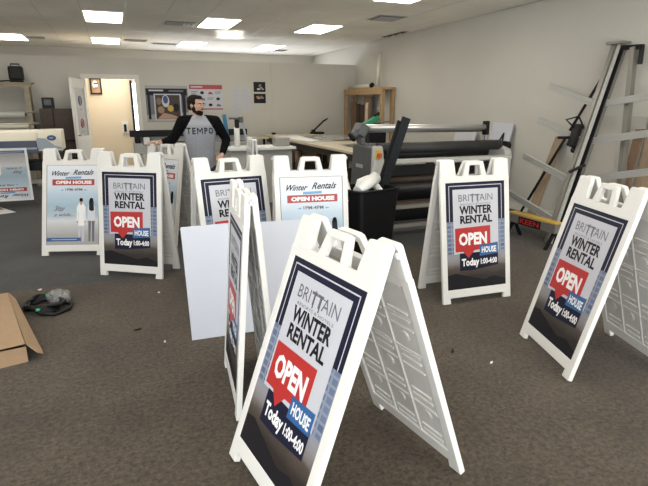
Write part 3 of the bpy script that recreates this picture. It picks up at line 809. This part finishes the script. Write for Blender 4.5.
# KEEN box beam
t = thing('edge_tool_box', 'long dark box with yellow top lettered KEEN, low beside the rack', 'tool', (4.40, 4.50, 0), -PI / 2)
m = MB(); m.box((0, 0, .24), (.76, .14, .10), 'alu_dark', bev=.004); m.build('body', t)
m = MB(); m.box((0, 0, .297), (.74, .12, .014), 'yellow', bev=.002); m.build('yellow_cover', t)
def vtext(body, w, h, mm, bold=.02, back=None):
    s = Sheet(w, h); 
    if back: s.rect(-.08, -.25, 1.08, 1.25, back, 0)
    s.text(body, 0, 0, 1, 1, mm, 3, bold); return s.m
vtext('KEEN', .30, .06, 'red', .03, 'black').build('lettering', t, (.0, -.0725, .205))
for sx in (-.32, .32):
    m = MB(); m.bar((sx, -.12, 0), (sx, 0, .20), .03, .03, 'black'); m.bar((sx, .12, 0), (sx, 0, .20), .03, .03, 'black'); m.build('leg', t)

# ------------------------------------------------------------------ left: printer, print, rack, door
t = thing('wide_format_printer', 'cream and blue wide format printer at the left edge', 'printer', (-1.9, 9.4, 0))
m = MB(); m.prism(rounded([(-.30, .90, .02), (-.30, 1.02, .03), (-.18, 1.17, .05), (.25, 1.17, .04), (.28, .90, .02)], .02), -1.35, .78, 'cream', axis='X', bev=.006); m.build('top_cover', t)
m = MB(); m.prism(rounded([(-.335, .86, .02), (-.335, 1.05, .05), (-.24, 1.17, .05), (.27, 1.175, .04), (.28, .86, .02)], .02), .785, 1.12, 'cream', axis='X', bev=.012); c = m.build('end_cap', t)
m = MB(); m.prism([(.785, .885), (.785, 1.06), (.90, 1.05), (1.02, .94), (1.115, .915), (1.115, .885)], -.339, -.3355, 'paleblue'); m.build('blue_panel', c)
s = Sheet(.13, .085); s.oval(.5, .5, .5, .5, 'logo_blue', 1, 20); s.oval(.5, .5, .43, .42, 'pblue', 2, 20); s.oval(.5, .5, .36, .34, 'logo_blue', 3, 20); s.rect(.28, .40, .72, .46, 'pgrey', 5); s.rect(.32, .54, .68, .60, 'pgrey', 5)
s.m.build('oval_badge', c, (.985, -.3365, 1.015))
m = MB(); m.box((-.28, -.315, .97), (2.1, .03, .10), 'navyblue', bev=.004); m.build('front_window', t)
m = MB(); m.box((-.12, -.16, .87), (2.44, .34, .07), 'navyblue', bev=.006); m.build('base_beam', t)
m = MB(); m.box((-.28, -.335, .905), (2.1, .05, .03), 'paleblue', bev=.004); m.build('output_lip', t)
for sx in (-1.1, .85):
    m = MB(); m.box((sx, 0, .42), (.10, .12, .84), 'black', bev=.005); m.box((sx, 0, .04), (.12, .75, .07), 'black', bev=.01); m.build('leg', t)
m = MB(); m.box((-.1, .05, .35), (2.0, .05, .06), 'ltgrey'); m.build('cross_rail', t)
m = MB(); m.box((-.1, .05, .62), (1.9, .30, .16), 'black', bev=.02); m.build('ink_tray', t)
# the print hanging out of it, upside down
o = bpy.data.objects.new('hanging_print', wint_mesh(1., .66, .80)); COL.objects.link(o)
o.location = (-1.60, 9.03, .92); o.rotation_euler = (.05, PI, 0); o.rotation_euler = (PI - .02, 0, PI)
tag(o, 'upside-down beach open house print hanging from the wide format printer', 'poster')
# floor print corner
s = Sheet(.62, .9); s.rect(0, 0, 1, 1, 'pwhite', 0); s.poly([(.35, .2), (.95, .45), (.95, .6), (.35, .35)], 'red', 1); s.rect(.1, .7, .8, .72, 'inkgrey', 1); s.rect(.1, .78, .7, .8, 'inkgrey', 1)
o = s.m.build('floor_print', None, (-1.75, 8.55, .004), (-PI / 2, 0, .5)); tag(o, 'white and red printed sheet lying on the grey carpet at the left edge', 'poster')

t = thing('media_rack', 'pale wooden media rack on the far wall at the left edge', 'rack', (-2.2, 11.62, 0))
for sx in (.73, -1.1):
    m = MB(); m.box((sx, 0, .97), (.09, .30, 1.94), 'wood_pale', bev=.004); m.build('upright', t)
for z in (1.91, 1.22):
    m = MB(); m.box((-.15, -.12, z), (1.95, .05, .07 if z > 1.5 else .035), 'wood_pale', bev=.004); m.build('rail', t)
m = MB(); m.box((-.15, 0, 1.95), (1.98, .34, .02), 'wood_pale'); m.build('top_shelf', t)
for z, x1 in ((1.42, .85), (1.20, .88)):
    m = MB(); m.cyl((-1.2, -.14, z), (x1, -.14, z), .022, 'steel', 12); m.build('roll_bar', t)
m = MB(); m.cyl((-3.3, 11.48, 1.37), (-1.55, 11.48, 1.37), .075, 'ltgrey', 20); m.cyl((-3.32, 11.48, 1.37), (-1.53, 11.48, 1.37), .03, 'dark', 12); solo('media_roll', 'thick grey vinyl roll on the wooden rack at the left edge', 'roll', m)
m = MB(); m.cyl((-3.3, 11.48, 1.15), (-1.52, 11.48, 1.15), .045, 'cream', 20); solo('media_roll', 'thin cream roll below the thick grey roll on the left rack', 'roll', m)
t = thing('carry_case', 'black carrying case standing on the wooden rack', 'case', (-1.62, 11.6, 1.96))
m = MB(); m.box((0, 0, .165), (.25, .14, .26), 'black', bev=.04); m.build('body', t)
m = MB(); m.tube([(-.07, 0, .28), (-.07, 0, .33), (.07, 0, .33), (.07, 0, .28)], .012, 'black', 8); m.build('handle', t)
m = MB(); m.box((0, 0, .02), (.22, .14, .035), 'black', bev=.01); m.build('foot', t)
m = MB(); m.tube([(-2.4, 11.49, 1.975), (-2.1, 11.48, 1.995), (-1.9, 11.50, 1.975), (-1.75, 11.47, 1.985), (-1.5, 11.48, 1.975)], .014, 'black', 6); solo('black_cable', 'black cable lying along the top of the wooden rack', 'cable', m)
t = thing('dark_cabinet', 'dark brown cabinet with black box on top, left of the open white door', 'cabinet', (-.98, 11.62, 0))
m = MB(); m.box((.10, 0, .74), (.36, .5, 1.48), 'wood_dark', bev=.004); m.build('body', t)
m = MB(); m.box((-.20, -.02, .74), (.22, .46, 1.48), 'wood_dark', bev=.004); m.build('side_bay', t)
for z in (.55, .72, .88):
    m = MB(); m.box((.10, -.27, z), (.34, .05, .02), 'black'); m.build('shelf', t)
m = MB(); m.box((-.16, -.10, 1.585), (.20, .16, .20), 'black', bev=.01); m.box((-.16, -.185, 1.60), (.12, .01, .10), 'grey'); o = m.build('black_box', None, (-.98, 11.62, 0)); tag(o, 'small black box on top of the dark brown cabinet', 'box')

# open white door with frosted panel (hinged at the left jamb, swung towards the camera)
dx, dy = -.21, -.82
t = tag(bpy.data.objects.new('door_1', None), kind='structure'); COL.objects.link(t)
t.location = (-.48, 11.97, 0); t.rotation_euler = (0, 0, math.atan2(dy, dx))
DW = .86
m = MB()
for (x0, x1, z0, z1) in ((0, .13, .01, 2.05), (DW - .13, DW, .01, 2.05), (.13, DW - .13, 1.87, 2.05), (.13, DW - .13, .01, .95)):
    m.box(((x0 + x1) / 2, 0, (z0 + z1) / 2), (x1 - x0, .045, z1 - z0), 'white_door')
m.build('door_leaf', t)
m = MB(); m.box((DW / 2, 0, 1.41), (DW - .26, .012, .92), 'frost'); m.build('frosted_pane', t)
for zc, mm in ((1.63, 'logo_blue'), (1.20, 'red_bar')):
    m = MB(); 
    m.tube([(DW / 2 + .085 * math.cos(a * PI / 10), .010, zc + .085 * math.sin(a * PI / 10)) for a in range(21)], .010, mm, 6); m.box((DW / 2, .010, zc - .16), (.12, .006, .012), mm); m.box((DW / 2, .009, zc), (.02, .006, .09), mm); m.build('ring_decal', t)
m = MB(); m.cyl((DW - .06, .02, .98), (DW - .06, .08, .98), .012, 'steel', 10); m.bar((DW - .06, .08, .98), (DW - .18, .08, .98), .02, .02, 'steel'); m.build('door_handle', t)
# picture in the hall, wall phone
t = thing('framed_picture', 'small black framed portrait picture above the doorway hall', 'picture', (-.30, 13.22, 1.79))
m = MB(); 
for a in ((0, .015, .20, .03), (0, .335, .20, .03)): m.box((a[0], 0, a[1]), (.24, .02, .03), 'black')
for sx in (-.105, .105): m.box((sx, 0, .175), (.03, .02, .35), 'black')
m.build('frame', t)
s = Sheet(.20, .32); s.rect(0, 0, 1, 1, 'card_in', 0); s.oval(.45, .4, .28, .28, 'pwhite', 1); s.poly([(.2, 1), (.35, .6), (.8, .55), (1, 1)], 'skin', 1); s.rect(.3, .28, .75, .36, 'ink', 2)
s.m.build('print', t, (0, -.004, .015))
t = thing('wall_phone', 'small black and white phone on the cream hall wall', 'phone', (.24, 13.23, .92))
m = MB(); m.box((0, 0, .12), (.14, .03, .26), 'paper', bev=.006); m.build('base', t)
m = MB(); m.box((0, -.03, .11), (.06, .03, .17), 'black', bev=.01); m.build('handset', t)

# ------------------------------------------------------------------ posters on the partition
def wallsheet(name, lab, x0, x1, z0, z1, draw, rot=0.):
    s = Sheet(x1 - x0, z1 - z0); draw(s)
    o = s.m.build(name, None, ((x0 + x1) / 2, YP - .006, z0), (0, rot, 0)); return tag(o, lab, 'poster')
def d_printer(s):
    s.rect(0, 0, 1, 1, 'inkgrey', 0); s.poly([(0, 1), (1, 1), (1, .72), (0, .8)], 'frost', 1)
    s.rect(0, 0, 1, .07, 'frost', 1); s.rect(.02, .08, .98, .26, 'ink', 2); s.rect(.08, .11, .42, .15, 'pgrey', 3); s.rect(.55, .12, .9, .16, 'inkgrey', 3)
    s.rect(.04, .26, .10, .92, 'navy2', 2); s.rect(.86, .26, .94, .90, 'navy2', 2)
    s.rect(.19, .22, .83, .95, 'pgrey', 3); s.rect(.22, .25, .80, .92, 'wood_dark', 4)
    s.oval(.46, .42, .09, .17, 'pgrey', 5); s.oval(.46, .38, .06, .11, 'logo_blue', 6); s.oval(.57, .62, .075, .09, 'yellow', 5); s.oval(.34, .66, .08, .10, 'card', 5); s.oval(.70, .60, .07, .12, 'ink', 5); s.oval(.30, .42, .06, .10, 'wood_mid', 5)
    s.poly([(.25, .90), (.40, .74), (.62, .80), (.78, .88), (.78, .91), (.25, .91)], 'skin', 6)
wallsheet('wall_poster', 'large poster of a printer printing a colourful picture, left of the man', .68, 1.56, 1.19, 1.95, d_printer)
def d_chart(s):
    s.rect(0, 0, 1, 1, 'pgrey', 0); s.rect(0, 0, 1, .17, 'red_bar', 1); s.rect(0, .93, 1, .98, 'red_bar', 1); s.rect(.05, .06, .4, .11, 'pgrey', 2)
    random.seed(3)
    for r in range(3):
        for c in range(4):
            x, y = .05 + .24 * c, .24 + .24 * r
            k = (r * 4 + c) % 3
            if k == 0: s.rect(x, y + .02, x + .19, y + .05, 'inkgrey', 1); s.rect(x, y + .09, x + .16, y + .11, 'inkgrey', 1)
            elif k == 1: s.oval(x + .09, y + .07, .06, .06, 'ink', 1)
            else: s.poly([(x + .02, y + .13), (x + .07, y + .02), (x + .16, y + .06), (x + .18, y + .13)], 'red_bar' if r == 0 else 'inkgrey', 1)
wallsheet('wall_chart', 'white product chart with dark red header behind the man', 1.60, 2.32, 1.44, 1.98, d_chart)
def d_text(rows):
    def f(s):
        s.rect(0, 0, 1, 1, 'partition', 0); s.rect(.02, .01, .98, .99, 'pgrey', .5)
        for k in range(rows):
            y = .05 + .9 * k / rows; s.rect(.1, y, .9 if k % 4 else .6, y + .25 / rows, 'ltgrey', 1)
    return f
wallsheet('notice_sheet', 'longer left one of two printed notice sheets on the far wall', 2.53, 2.73, 1.33, 1.92, d_text(22))
wallsheet('notice_sheet', 'shorter right one of two printed notice sheets on the far wall', 2.76, 2.96, 1.40, 1.92, d_text(18))
def d_ph(seed):
    def f(s):
        s.rect(0, 0, 1, 1, 'ink', 0); random.seed(seed)
        for k in range(7): s.oval(random.uniform(.2, .8), random.uniform(.25, .75), random.uniform(.06, .16), random.uniform(.06, .14), random.choice(['skin', 'pgrey', 'card', 'inkgrey']), 1 + k * .3)
    return f
wallsheet('wall_photo', 'upper of two small dark photographs on the far wall', 3.04, 3.32, 1.84, 2.06, d_ph(2))
wallsheet('wall_photo', 'lower of two small dark photographs on the far wall', 3.04, 3.32, 1.59, 1.80, d_ph(9))

# ------------------------------------------------------------------ plotter and bench behind the man
t = thing('roll_plotter', 'white roll plotter with long black bar behind the man', 'plotter', (1.2, 9.35, 0))
m = MB(); m.box((-.45, -.10, 1.09), (1.05, .10, .105), 'black', bev=.008); m.box((.53, -.10, 1.09), (.92, .10, .105), 'black', bev=.008); m.build('black_bar', t)
m = MB(); m.box((0.05, .08, 1.0), (1.9, .26, .10), 'ltgrey', bev=.01); m.build('media_cover', t)
m = MB(); m.box((.05, .05, .84), (1.95, .40, .18), 'ltgrey', bev=.012); m.build('body', t)
for sx in (-.85, .9):
    m = MB(); m.box((sx, 0, .37), (.12, .3, .74), 'ltgrey', bev=.006); m.box((sx, 0, .03), (.1, .7, .06), 'black', bev=.006); m.build('leg', t)
m = MB(); m.box((-.86, -.12, .99), (.09, .10, .10), 'black', bev=.01); m.box((-.72, -.12, .97), (.12, .08, .14), 'paper', bev=.01); m.build('control_box', t)
for (x, y, r, z0, z1, mm, lb) in ((1.28, 9.45, .05, 1.055, 1.23, 'paper', 'short white roll standing on the plotter left of the man'), (1.40, 9.46, .045, 1.055, 1.22, 'paper_tube', 'short cream roll standing on the plotter close to the man')):
    m = MB(); m.cyl((x, y, z0), (x, y, z1), r, mm, 16); solo('vinyl_roll', lb, 'roll', m)
t = thing('white_bench', 'white work bench behind the man on his right side in the picture', 'bench', (2.15, 8.3, 0))
m = MB(); m.box((.0, 0, .88), (1.1, .6, .04), 'paper', bev=.005); m.build('top', t)
m = MB(); m.box((.0, .02, .43), (1.0, .5, .86), 'ltgrey', bev=.005); m.build('body', t)
m = MB(); m.cyl((1.70, 8.5, .90), (1.66, 8.52, 1.40), .035, 'tealtube', 14); solo('blue_tube', 'blue tube standing on the white bench behind the man', 'tube', m)
t = thing('heat_gun_stand', 'tall white stand with grey and black arm on the white bench', 'tool stand', (1.83, 8.4, .90))
m = MB(); m.cyl((0, 0, 0), (0, 0, .30), .045, 'paper', 14); m.build('column', t)
m = MB(); m.box((0, -.02, .36), (.06, .08, .14), 'black', bev=.01); m.build('black_head', t)
m = MB(); m.box((-.02, 0, .44), (.20, .05, .03), 'grey', bev=.005); m.box((.07, 0, .42), (.07, .07, .09), 'grey', bev=.01); m.bar((.09, 0, .40), (.17, 0, .02), .02, .03, 'paleblue'); m.build('arm', t)
t = thing('storage_tub', 'translucent pale green tub on the white bench beside the end-on sign', 'tub', (2.52, 8.25, .90))
m = MB(); m.box((0, 0, .06), (.24, .2, .12), 'frost', bev=.012); m.build('body', t)
m = MB(); m.box((0, 0, .128), (.26, .22, .015), 'ltgrey', bev=.004); m.build('lid', t)

# ------------------------------------------------------------------ floor items on the left
t = thing('cardboard_box', 'long flat brown cardboard box on the carpet at the left edge', 'box', (0, 0, 0))
m = MB(); H_ = .115
A, B = Vector((-.635, 3.38, 0)), Vector((-.905, 4.46, 0)); d_ = (B - A).normalized(); n_ = Vector((-d_.y, d_.x, 0))
Wd = .34
C_, D_ = A + n_ * Wd, B + n_ * Wd
up = Vector((0, 0, H_))
m.face([A, A + up * .97, B + up, B], 'card'); m.face([B, B + up, D_ + up, D_], 'card'); m.face([D_, D_ + up, C_ + up, C_], 'card'); m.face([C_, C_ + up, A + up * .9, A], 'card'); m.face([A, B, D_, C_], 'card_in')
m.build('body', t)
m = MB(); th = Vector((0, 0, .004)); e_ = Vector((0, -.02, .012))
q = [A + up + e_, B + up, D_ + up, C_ + up + e_]
m.add(q + [p + th for p in q], [(0, 1, 2, 3), (7, 6, 5, 4), (0, 4, 5, 1), (1, 5, 6, 2), (2, 6, 7, 3), (3, 7, 4, 0)], 'card'); m.build('lid', t)
m = MB(); o2 = -n_ * .085 - Vector((0, 0, .085))
P0, P1 = B + up + Vector((0, 0, .002)), A + up + Vector((0, 0, .002))
pts = [P0, P1, P1 + o2 * .6 - d_ * .05, P1 + o2 * .95 - d_ * .02, P1 + o2 + d_ * .05, P1 + o2 * .95 + d_ * .12, P0 + o2 * .5 - d_ * .06, P0 + o2 * .2]
k = len(pts); m.add(pts + [p + Vector((.003, 0, .003)) for p in pts], [tuple(range(k)), tuple(range(k, 2 * k))[::-1]] + [(i, i + k, (i + 1) % k + k, (i + 1) % k) for i in range(k)], 'card'); m.build('side_flap', t)

t = thing('cable_bundle', 'coiled black cable with green ties in a clear bag on the carpet', 'cable', (-.64, 4.32, 0), .5)
m = MB(); pth = []
for k in range(110):
    a = k * 2 * PI / 22; r_ = .115 + .018 * math.sin(k * .9)
    pth.append((r_ * math.cos(a) * 1.05, r_ * math.sin(a) * 1.25, .02 + .010 * (k // 22) + .006 * math.sin(k * 1.7)))
m.tube(pth, .013, 'black', 6); m.build('coil', t)
m = MB(); m.tube([(.11, -.05, .03), (.16, -.12, .02), (.10, -.2, .015), (-.02, -.22, .015), (-.1, -.15, .03)], .014, 'black', 6); m.build('loose_end', t)
for px_, py_, pz in ((.07, .10, .065), (-.10, -.13, .05)):
    m = MB(); m.ball((px_, py_, pz), (.02, .017, .014), 'green'); m.build('green_tie', t)
m = wavy(.02, .20, -.08, .10, .0, .0, 'bag'); m.bm.free()
m = MB(); random.seed(5)
for k in range(2):
    m.ball((.10 + .05 * k, .04 - .02 * k, .055), (.065, .09, .05), 'bag', 12, 8)
for v_ in m.bm.verts: v_.co += Vector([noise.noise(v_.co * 18 + Vector((i * 9, 0, 0))) * .022 for i in range(3)]); v_.co.z = max(v_.co.z, .003)
m.build('clear_bag', t)

def bit(name, lab, cat, x, y, sx, sy, mm, rz):
    m = MB()
    sx *= .75; sy *= .75
    pts = [(math.cos(a) * sx * (1 + .35 * math.sin(3 * a + rz)), math.sin(a) * sy * (1 + .3 * math.cos(2 * a))) for a in [k * 2 * PI / 9 for k in range(9)]]
    m.prism(pts, .0, .008, mm, axis='Z'); tag(m.build(name, None, (x, y, .001), (0, 0, rz)), lab, cat)
bit('paper_scrap', 'white paper scrap on the carpet between the nearest sign and the right sign', 'scrap', 2.03, 2.30, .016, .009, 'paper', .4)
bit('paper_scrap', 'pale crumb on the carpet close to the foot of the nearest sign', 'scrap', 1.50, 2.13, .015, .012, 'table', 1.)
bit('dark_scrap', 'dark leaf-like scrap on the carpet in front of the middle right sign', 'scrap', 1.90, 2.52, .035, .012, 'dkgrey', .9)
bit('dark_scrap', 'small dark scrap on the open carpet at the lower left', 'scrap', .02, 3.62, .03, .012, 'dkgrey', .2)
bit('paper_scrap', 'tiny white scrap beside the flat cardboard box', 'scrap', -.73, 4.80, .018, .013, 'paper', .4)
bit('paper_scrap', 'tiny white scrap on the carpet left of the blank boards', 'scrap', .22, 4.35, .012, .010, 'paper', .4)
bit('paper_scrap', 'tiny white scrap just left of the foot of the blank board', 'scrap', .18, 3.35, .010, .008, 'paper', .9)

# ------------------------------------------------------------------ the man
def remesh(mb, name, vox, mats, smooth=6, parent=None):
    me = mb.mesh(name + '_src'); o = bpy.data.objects.new(name + '_src', me); COL.objects.link(o)
    r = o.modifiers.new('r', 'REMESH'); r.mode = 'VOXEL'; r.voxel_size = vox; r.use_smooth_shade = True
    s_ = o.modifiers.new('s', 'SMOOTH'); s_.factor = .5; s_.iterations = smooth
    dg = bpy.context.evaluated_depsgraph_get(); dg.update()
    me2 = bpy.data.meshes.new_from_object(o.evaluated_get(dg))
    bpy.data.objects.remove(o); bpy.data.meshes.remove(me)
    me2.name = name; me2.materials.clear()
    for q in mats: me2.materials.append(M[q])
    ob = bpy.data.objects.new(name, me2); COL.objects.link(ob); ob.parent = parent
    for p in me2.polygons: p.use_smooth = True; p.material_index = 0
    return ob
def limb(m, pts, seg=14):
    """tapered chain of (point, radius)"""
    for (a, ra), (b, rb) in zip(pts, pts[1:]):
        m.cyl(a, b, ra, 'skin', seg, r2=rb); 
    for a, ra in pts: m.ball(a, ra, 'skin', seg, 8)
man = thing('person', 'bearded man in grey and black raglan shirt lettered TEMPO, looking to the right', 'person', (.925, 6.28, 0), -.08)
man.scale = (.965, .965, .965)
# joints
SH = {-1: (-.195, .0, 1.41), 1: (.195, .0, 1.41)}
EL = {-1: (-.315, .02, 1.20), 1: (.325, .05, 1.185)}
WR = {-1: (-.475, -.03, 1.165), 1: (.245, -.13, 1.02)}
HD = {-1: Vector((-.535, -.055, 1.175)), 1: Vector((.20, -.20, .985))}
b = MB()
b.loft([((0, .0, .86), .15, .105), ((0, 0, .95), .155, .11), ((0, 0, 1.08), .135, .098), ((0, -.005, 1.25), .155, .11), ((0, 0, 1.38), .160, .105), ((0, .01, 1.45), .11, .075), ((0, .01, 1.49), .065, .062)], 'skin')
b.loft([((0, .012, 1.44), .062, .062), ((-.01, .0, 1.52), .055, .06), ((-.02, -.01, 1.56), .052, .058)], 'skin')
for s in (-1, 1):
    limb(b, [(SH[s], .058), (EL[s], .043), (WR[s], .028)])
    limb(b, [((s * .09, 0, .88), .088), ((s * .10, -.01, .48), .058), ((s * .11, .02, .10), .042)])
    limb(b, [((s * .11, .03, .055), .045), ((s * .12, -.10, .035), .035)])
    # hand: palm and five fingers
    w = Vector(WR[s]); h = HD[s]; d = (h - w).normalized()
    side = d.cross(Vector((0, 0, 1))).normalized(); up_ = side.cross(d).normalized()
    pm = w + d * .055
    rot = Matrix((side, d, up_)).transposed().to_4x4()
    b.ball((0, 0, 0), (.038, .050, .016), 'skin', 14, 8, Matrix.Translation(pm) @ rot)
    limb(b, [(w, .026), (pm, .020)])
    for k, (o_, ln) in enumerate(((-.030, .060), (-.010, .070), (.011, .066), (.030, .052))):
        p0 = pm + side * o_ + d * .035
        p1 = p0 + d * ln * .45 - up_ * .006; p2 = p1 + d * ln * .22 - up_ * ln * .35; p3 = p2 - d * .004 - up_ * ln * .30
        limb(b, [(p0, .0095), (p1, .009), (p2, .008), (p3, .007)], 8)
    th_s = 1 if s < 0 else -1
    p0 = pm + side * (.030 * -th_s) - d * .02; p1 = p0 + side * (-.022 * th_s) + d * .022 - up_ * .012; p2 = p1 + d * .024 - up_ * .02
    limb(b, [(p0, .013), (p1, .0105), (p2, .009)], 8)
# head in its own frame, turned towards the picture's right
HM = Matrix.Translation((-.03, -.02, 1.545)) @ Matrix.Scale(.99, 4) @ Matrix.Rotation(math.radians(48), 4, 'Z') @ Matrix.Rotation(math.radians(4), 4, 'X')
def hb(c, r): b.ball(c, r, 'skin', 18, 12, HM)
hb((0, .015, .085), (.076, .095, .092))     # skull
hb((0, -.025, .03), (.063, .068, .085))     # face
hb((0, -.045, -.018), (.044, .042, .034))   # jaw
hb((0, -.074, -.030), (.020, .020, .018))   # chin
hb((0, -.098, .036), (.012, .018, .013))    # nose tip
hb((0, -.090, .058), (.009, .012, .024))    # nose bridge
hb((0, -.078, .085), (.052, .020, .010))    # brow
hb((.072, .008, .050), (.010, .020, .030)); hb((-.072, .008, .050), (.010, .020, .030))
hb((.04, -.068, .035), (.020, .016, .014)); hb((-.04, -.068, .035), (.020, .016, .014))
hb((0, -.088, .003), (.022, .012, .006)); hb((0, -.086, -.008), (.019, .012, .006))
body = remesh(b, 'body', .0065, ['skin'], 3, man)
# hair
h = MB()
h.ball((0, .020, .094), (.081, .099, .086), 'hair', 20, 12, HM)
h.ball((0, -.030, .150), (.056, .055, .024), 'hair', 16, 10, HM)
h.ball((.055, .02, .065), (.026, .048, .050), 'hair', 12, 8, HM); h.ball((-.055, .02, .065), (.026, .048, .050), 'hair', 12, 8, HM)
h.ball((0, .075, .04), (.055, .035, .055), 'hair', 12, 8, HM)
hair = remesh(h, 'hair', .008, ['hair'], 3, man)
# carve the face out of the hair: keep only what lies above the hairline
HI = HM.inverted()
bmh = bmesh.new(); bmh.from_mesh(hair.data)
kill = [v for v in bmh.verts if (lambda p: p.y < -.045 and p.z < .125)(HI @ v.co)]
bmesh.ops.delete(bmh, geom=kill, context='VERTS'); bmh.to_mesh(hair.data); bmh.free()
# beard
h = MB()
h.ball((0, -.048, -.022), (.054, .050, .040), 'beard', 18, 10, HM)
h.ball((0, -.076, -.038), (.030, .028, .026), 'beard', 14, 10, HM)
h.ball((.052, -.015, .012), (.018, .032, .045), 'beard', 12, 8, HM); h.ball((-.052, -.015, .012), (.018, .032, .045), 'beard', 12, 8, HM)
h.ball((0, -.094, .014), (.026, .010, .007), 'beard', 12, 8, HM)
remesh(h, 'beard', .006, ['beard'], 3, man)
for sx in (-1, 1):
    e = MB(); e.ball((sx * .030, -.079, .062), (.012, .010, .009), 'eyewhite', 12, 8, HM); ey = e.build('eye', man)
    e = MB(); e.ball((sx * .030, -.0865, .062), (.0055, .004, .0055), 'ink', 10, 6, HM); e.build('iris', ey)
    e = MB(); e.ball((sx * .032, -.092, .083), (.020, .006, .0045), 'hair', 10, 6, HM); e.build('eyebrow', man)
# shirt with raglan sleeves
s_ = MB()
s_.loft([((0, .0, .84), .172, .125), ((0, 0, .95), .182, .13), ((0, 0, 1.08), .172, .125), ((0, -.005, 1.25), .192, .133), ((0, 0, 1.37), .195, .125), ((0, .01, 1.43), .145, .095), ((0, .01, 1.475), .085, .08)], 'skin')
for s in (-1, 1):
    w = Vector(WR[s]); e = Vector(EL[s]); cuff = e.lerp(w, .72 if s < 0 else .90)
    limb(s_, [(SH[s], .070), (Vector(SH[s]).lerp(e, .5), .062), (e, .054), (cuff, .040)])
    limb(s_, [((s * .08, 0, 1.42), .07), (SH[s], .070)])
shirt = remesh(s_, 'shirt', .010, ['shirt', 'black_cloth'], 6, man)
for p in shirt.data.polygons:
    c = p.center
    # raglan seam: from the collar down to the armpit
    lim = .085 + (1.46 - c.z) * .6 if c.z > 1.25 else .205
    if abs(c.x) > min(lim, .20) and c.z > .99: p.material_index = 1
    if c.z > 1.478: p.material_index = 1
# lettering on the chest, wrapped over the cloth
v, f = [], []
for ch_, a0, a1, bd_ in (('T', 0, .155, .03), ('E', .205, .335, .03), ('M', .385, .60, .02), ('P', .655, .785, .03), ('O', .82, 1., .03)):
    v_, f_ = text_mesh(ch_, bd_); k0 = len(v)
    if ch_ == 'M':
        v_ = [(0, 0), (.17, 0), (.17, 1), (0, 1), (.83, 0), (1, 0), (1, 1), (.83, 1), (.17, 1), (.17, .72), (.5, .22), (.5, .52), (.83, 1), (.83, .72)]
        f_ = [(0, 1, 2, 3), (4, 5, 6, 7), (8, 9, 10, 11), (11, 10, 13, 12)]
    v += [(a0 + p[0] * (a1 - a0), p[1]) for p in v_]; f += [tuple(k0 + q for q in g) for g in f_]
vv = []
me = bpy.data.meshes.new('lettering')
dg = bpy.context.evaluated_depsgraph_get(); dg.update()
for a, c in v:
    x = -.155 + a * .310; z = 1.265 + c * .076
    ok, loc, nrm, _ = shirt.closest_point_on_mesh(Vector((x, -.3, z)))
    hit, loc2, n2, _i = shirt.ray_cast(Vector((x, -.6, z)), Vector((0, 1, 0)))
    p = loc2 if hit else loc
    vv.append(Vector((x, p.y - .004, z)))
me.from_pydata([tuple(p) for p in vv], [], f); me.materials.append(M['ink'])
o = bpy.data.objects.new('lettering', me); COL.objects.link(o); o.parent = shirt
# trousers and shoes
t_ = MB()
t_.loft([((0, 0, .80), .17, .12), ((0, 0, .90), .168, .12), ((0, 0, .96), .16, .115)], 'skin')
for s in (-1, 1): limb(t_, [((s * .09, 0, .84), .098), ((s * .10, -.01, .48), .072), ((s * .11, .02, .12), .060)])
remesh(t_, 'trousers', .014, ['jeans'], 4, man)
for s in (-1, 1):
    k = MB(); k.ball((s * .12, -.055, .045), (.055, .145, .05), 'black', 16, 10)
    for q in k.bm.verts: q.co.z = max(q.co.z, .004)
    k.cyl((s * .11, .025, .05), (s * .11, .025, .12), .055, 'black', 14); k.build('shoe', man)

# ------------------------------------------------------------------ light
def area(name, loc, rot, sx, sy, e, col, spread=PI):
    l = bpy.data.lights.new(name, 'AREA'); l.shape = 'RECTANGLE'; l.size = sx; l.size_y = sy; l.energy = e; l.color = col; l.spread = spread
    o = bpy.data.objects.new(name, l); COL.objects.link(o); o.location = loc; o.rotation_euler = rot; return o
area('daylight_front', (1.0, YF + .02, 1.5), (PI / 2, 0, 0), 8.0, 2.2, 142, (.86, .93, 1.))
area('daylight_left', (XL + .02, 0, 1.5), (0, -PI / 2, 0), 2.0, 3.7, 78, (.86, .93, 1.))
area('rear_ceiling_fill', (3.0, YB - .03, 1.45), (-PI / 2, 0, 0), 3.5, 1.2, 90, (.95, .96, 1.))  # added fill behind the partition, brightens the far ceiling
area('ceiling_fill', (1.0, YF + .03, .8), (PI / 2 + .75, 0, 0), 8.0, .8, 220, (1., .95, .85))  # added upward fill, brightens the ceiling from the front
# added narrow lamp, stands in for a reflected sun patch on the ceiling
dv = Vector((.08, .35, 1.)).normalized()
area('ceiling_patch_lamp', tuple(Vector((2.38, 11.15, 2.93)) - dv * 2.0), dv.to_track_quat('-Z', 'Y').to_euler(), .5, 1.25, 3.2, (1., .97, .88), math.radians(7))
area('hall_lamp', (0, 12.6, 2.4), (0, 0, 0), .6, .3, 14, (1., .93, .82))
wd = bpy.data.worlds.new('World'); sc.world = wd; wd.use_nodes = True
bg = wd.node_tree.nodes['Background']; bg.inputs['Color'].default_value = (.75, .86, 1., 1); bg.inputs['Strength'].default_value = 1.2

# ------------------------------------------------------------------ camera
f_px = 515.; pit = math.atan(137.5 / f_px); yaw = math.atan(212 * math.cos(pit) / f_px)
cam = bpy.data.cameras.new('camera'); co = bpy.data.objects.new('camera', cam); COL.objects.link(co)
cam.sensor_width = 36.; cam.lens = 36. * f_px / 648.; cam.clip_start = .05
co.location = (0, 0, 1.54); co.rotation_euler = (PI / 2 - pit, 0, -yaw)
sc.camera = co
sc.view_settings.view_transform = 'Standard'; sc.view_settings.look = 'None'
sc.view_settings.exposure = 0.; sc.view_settings.gamma = 1.; sc.view_settings.use_curve_mapping = False
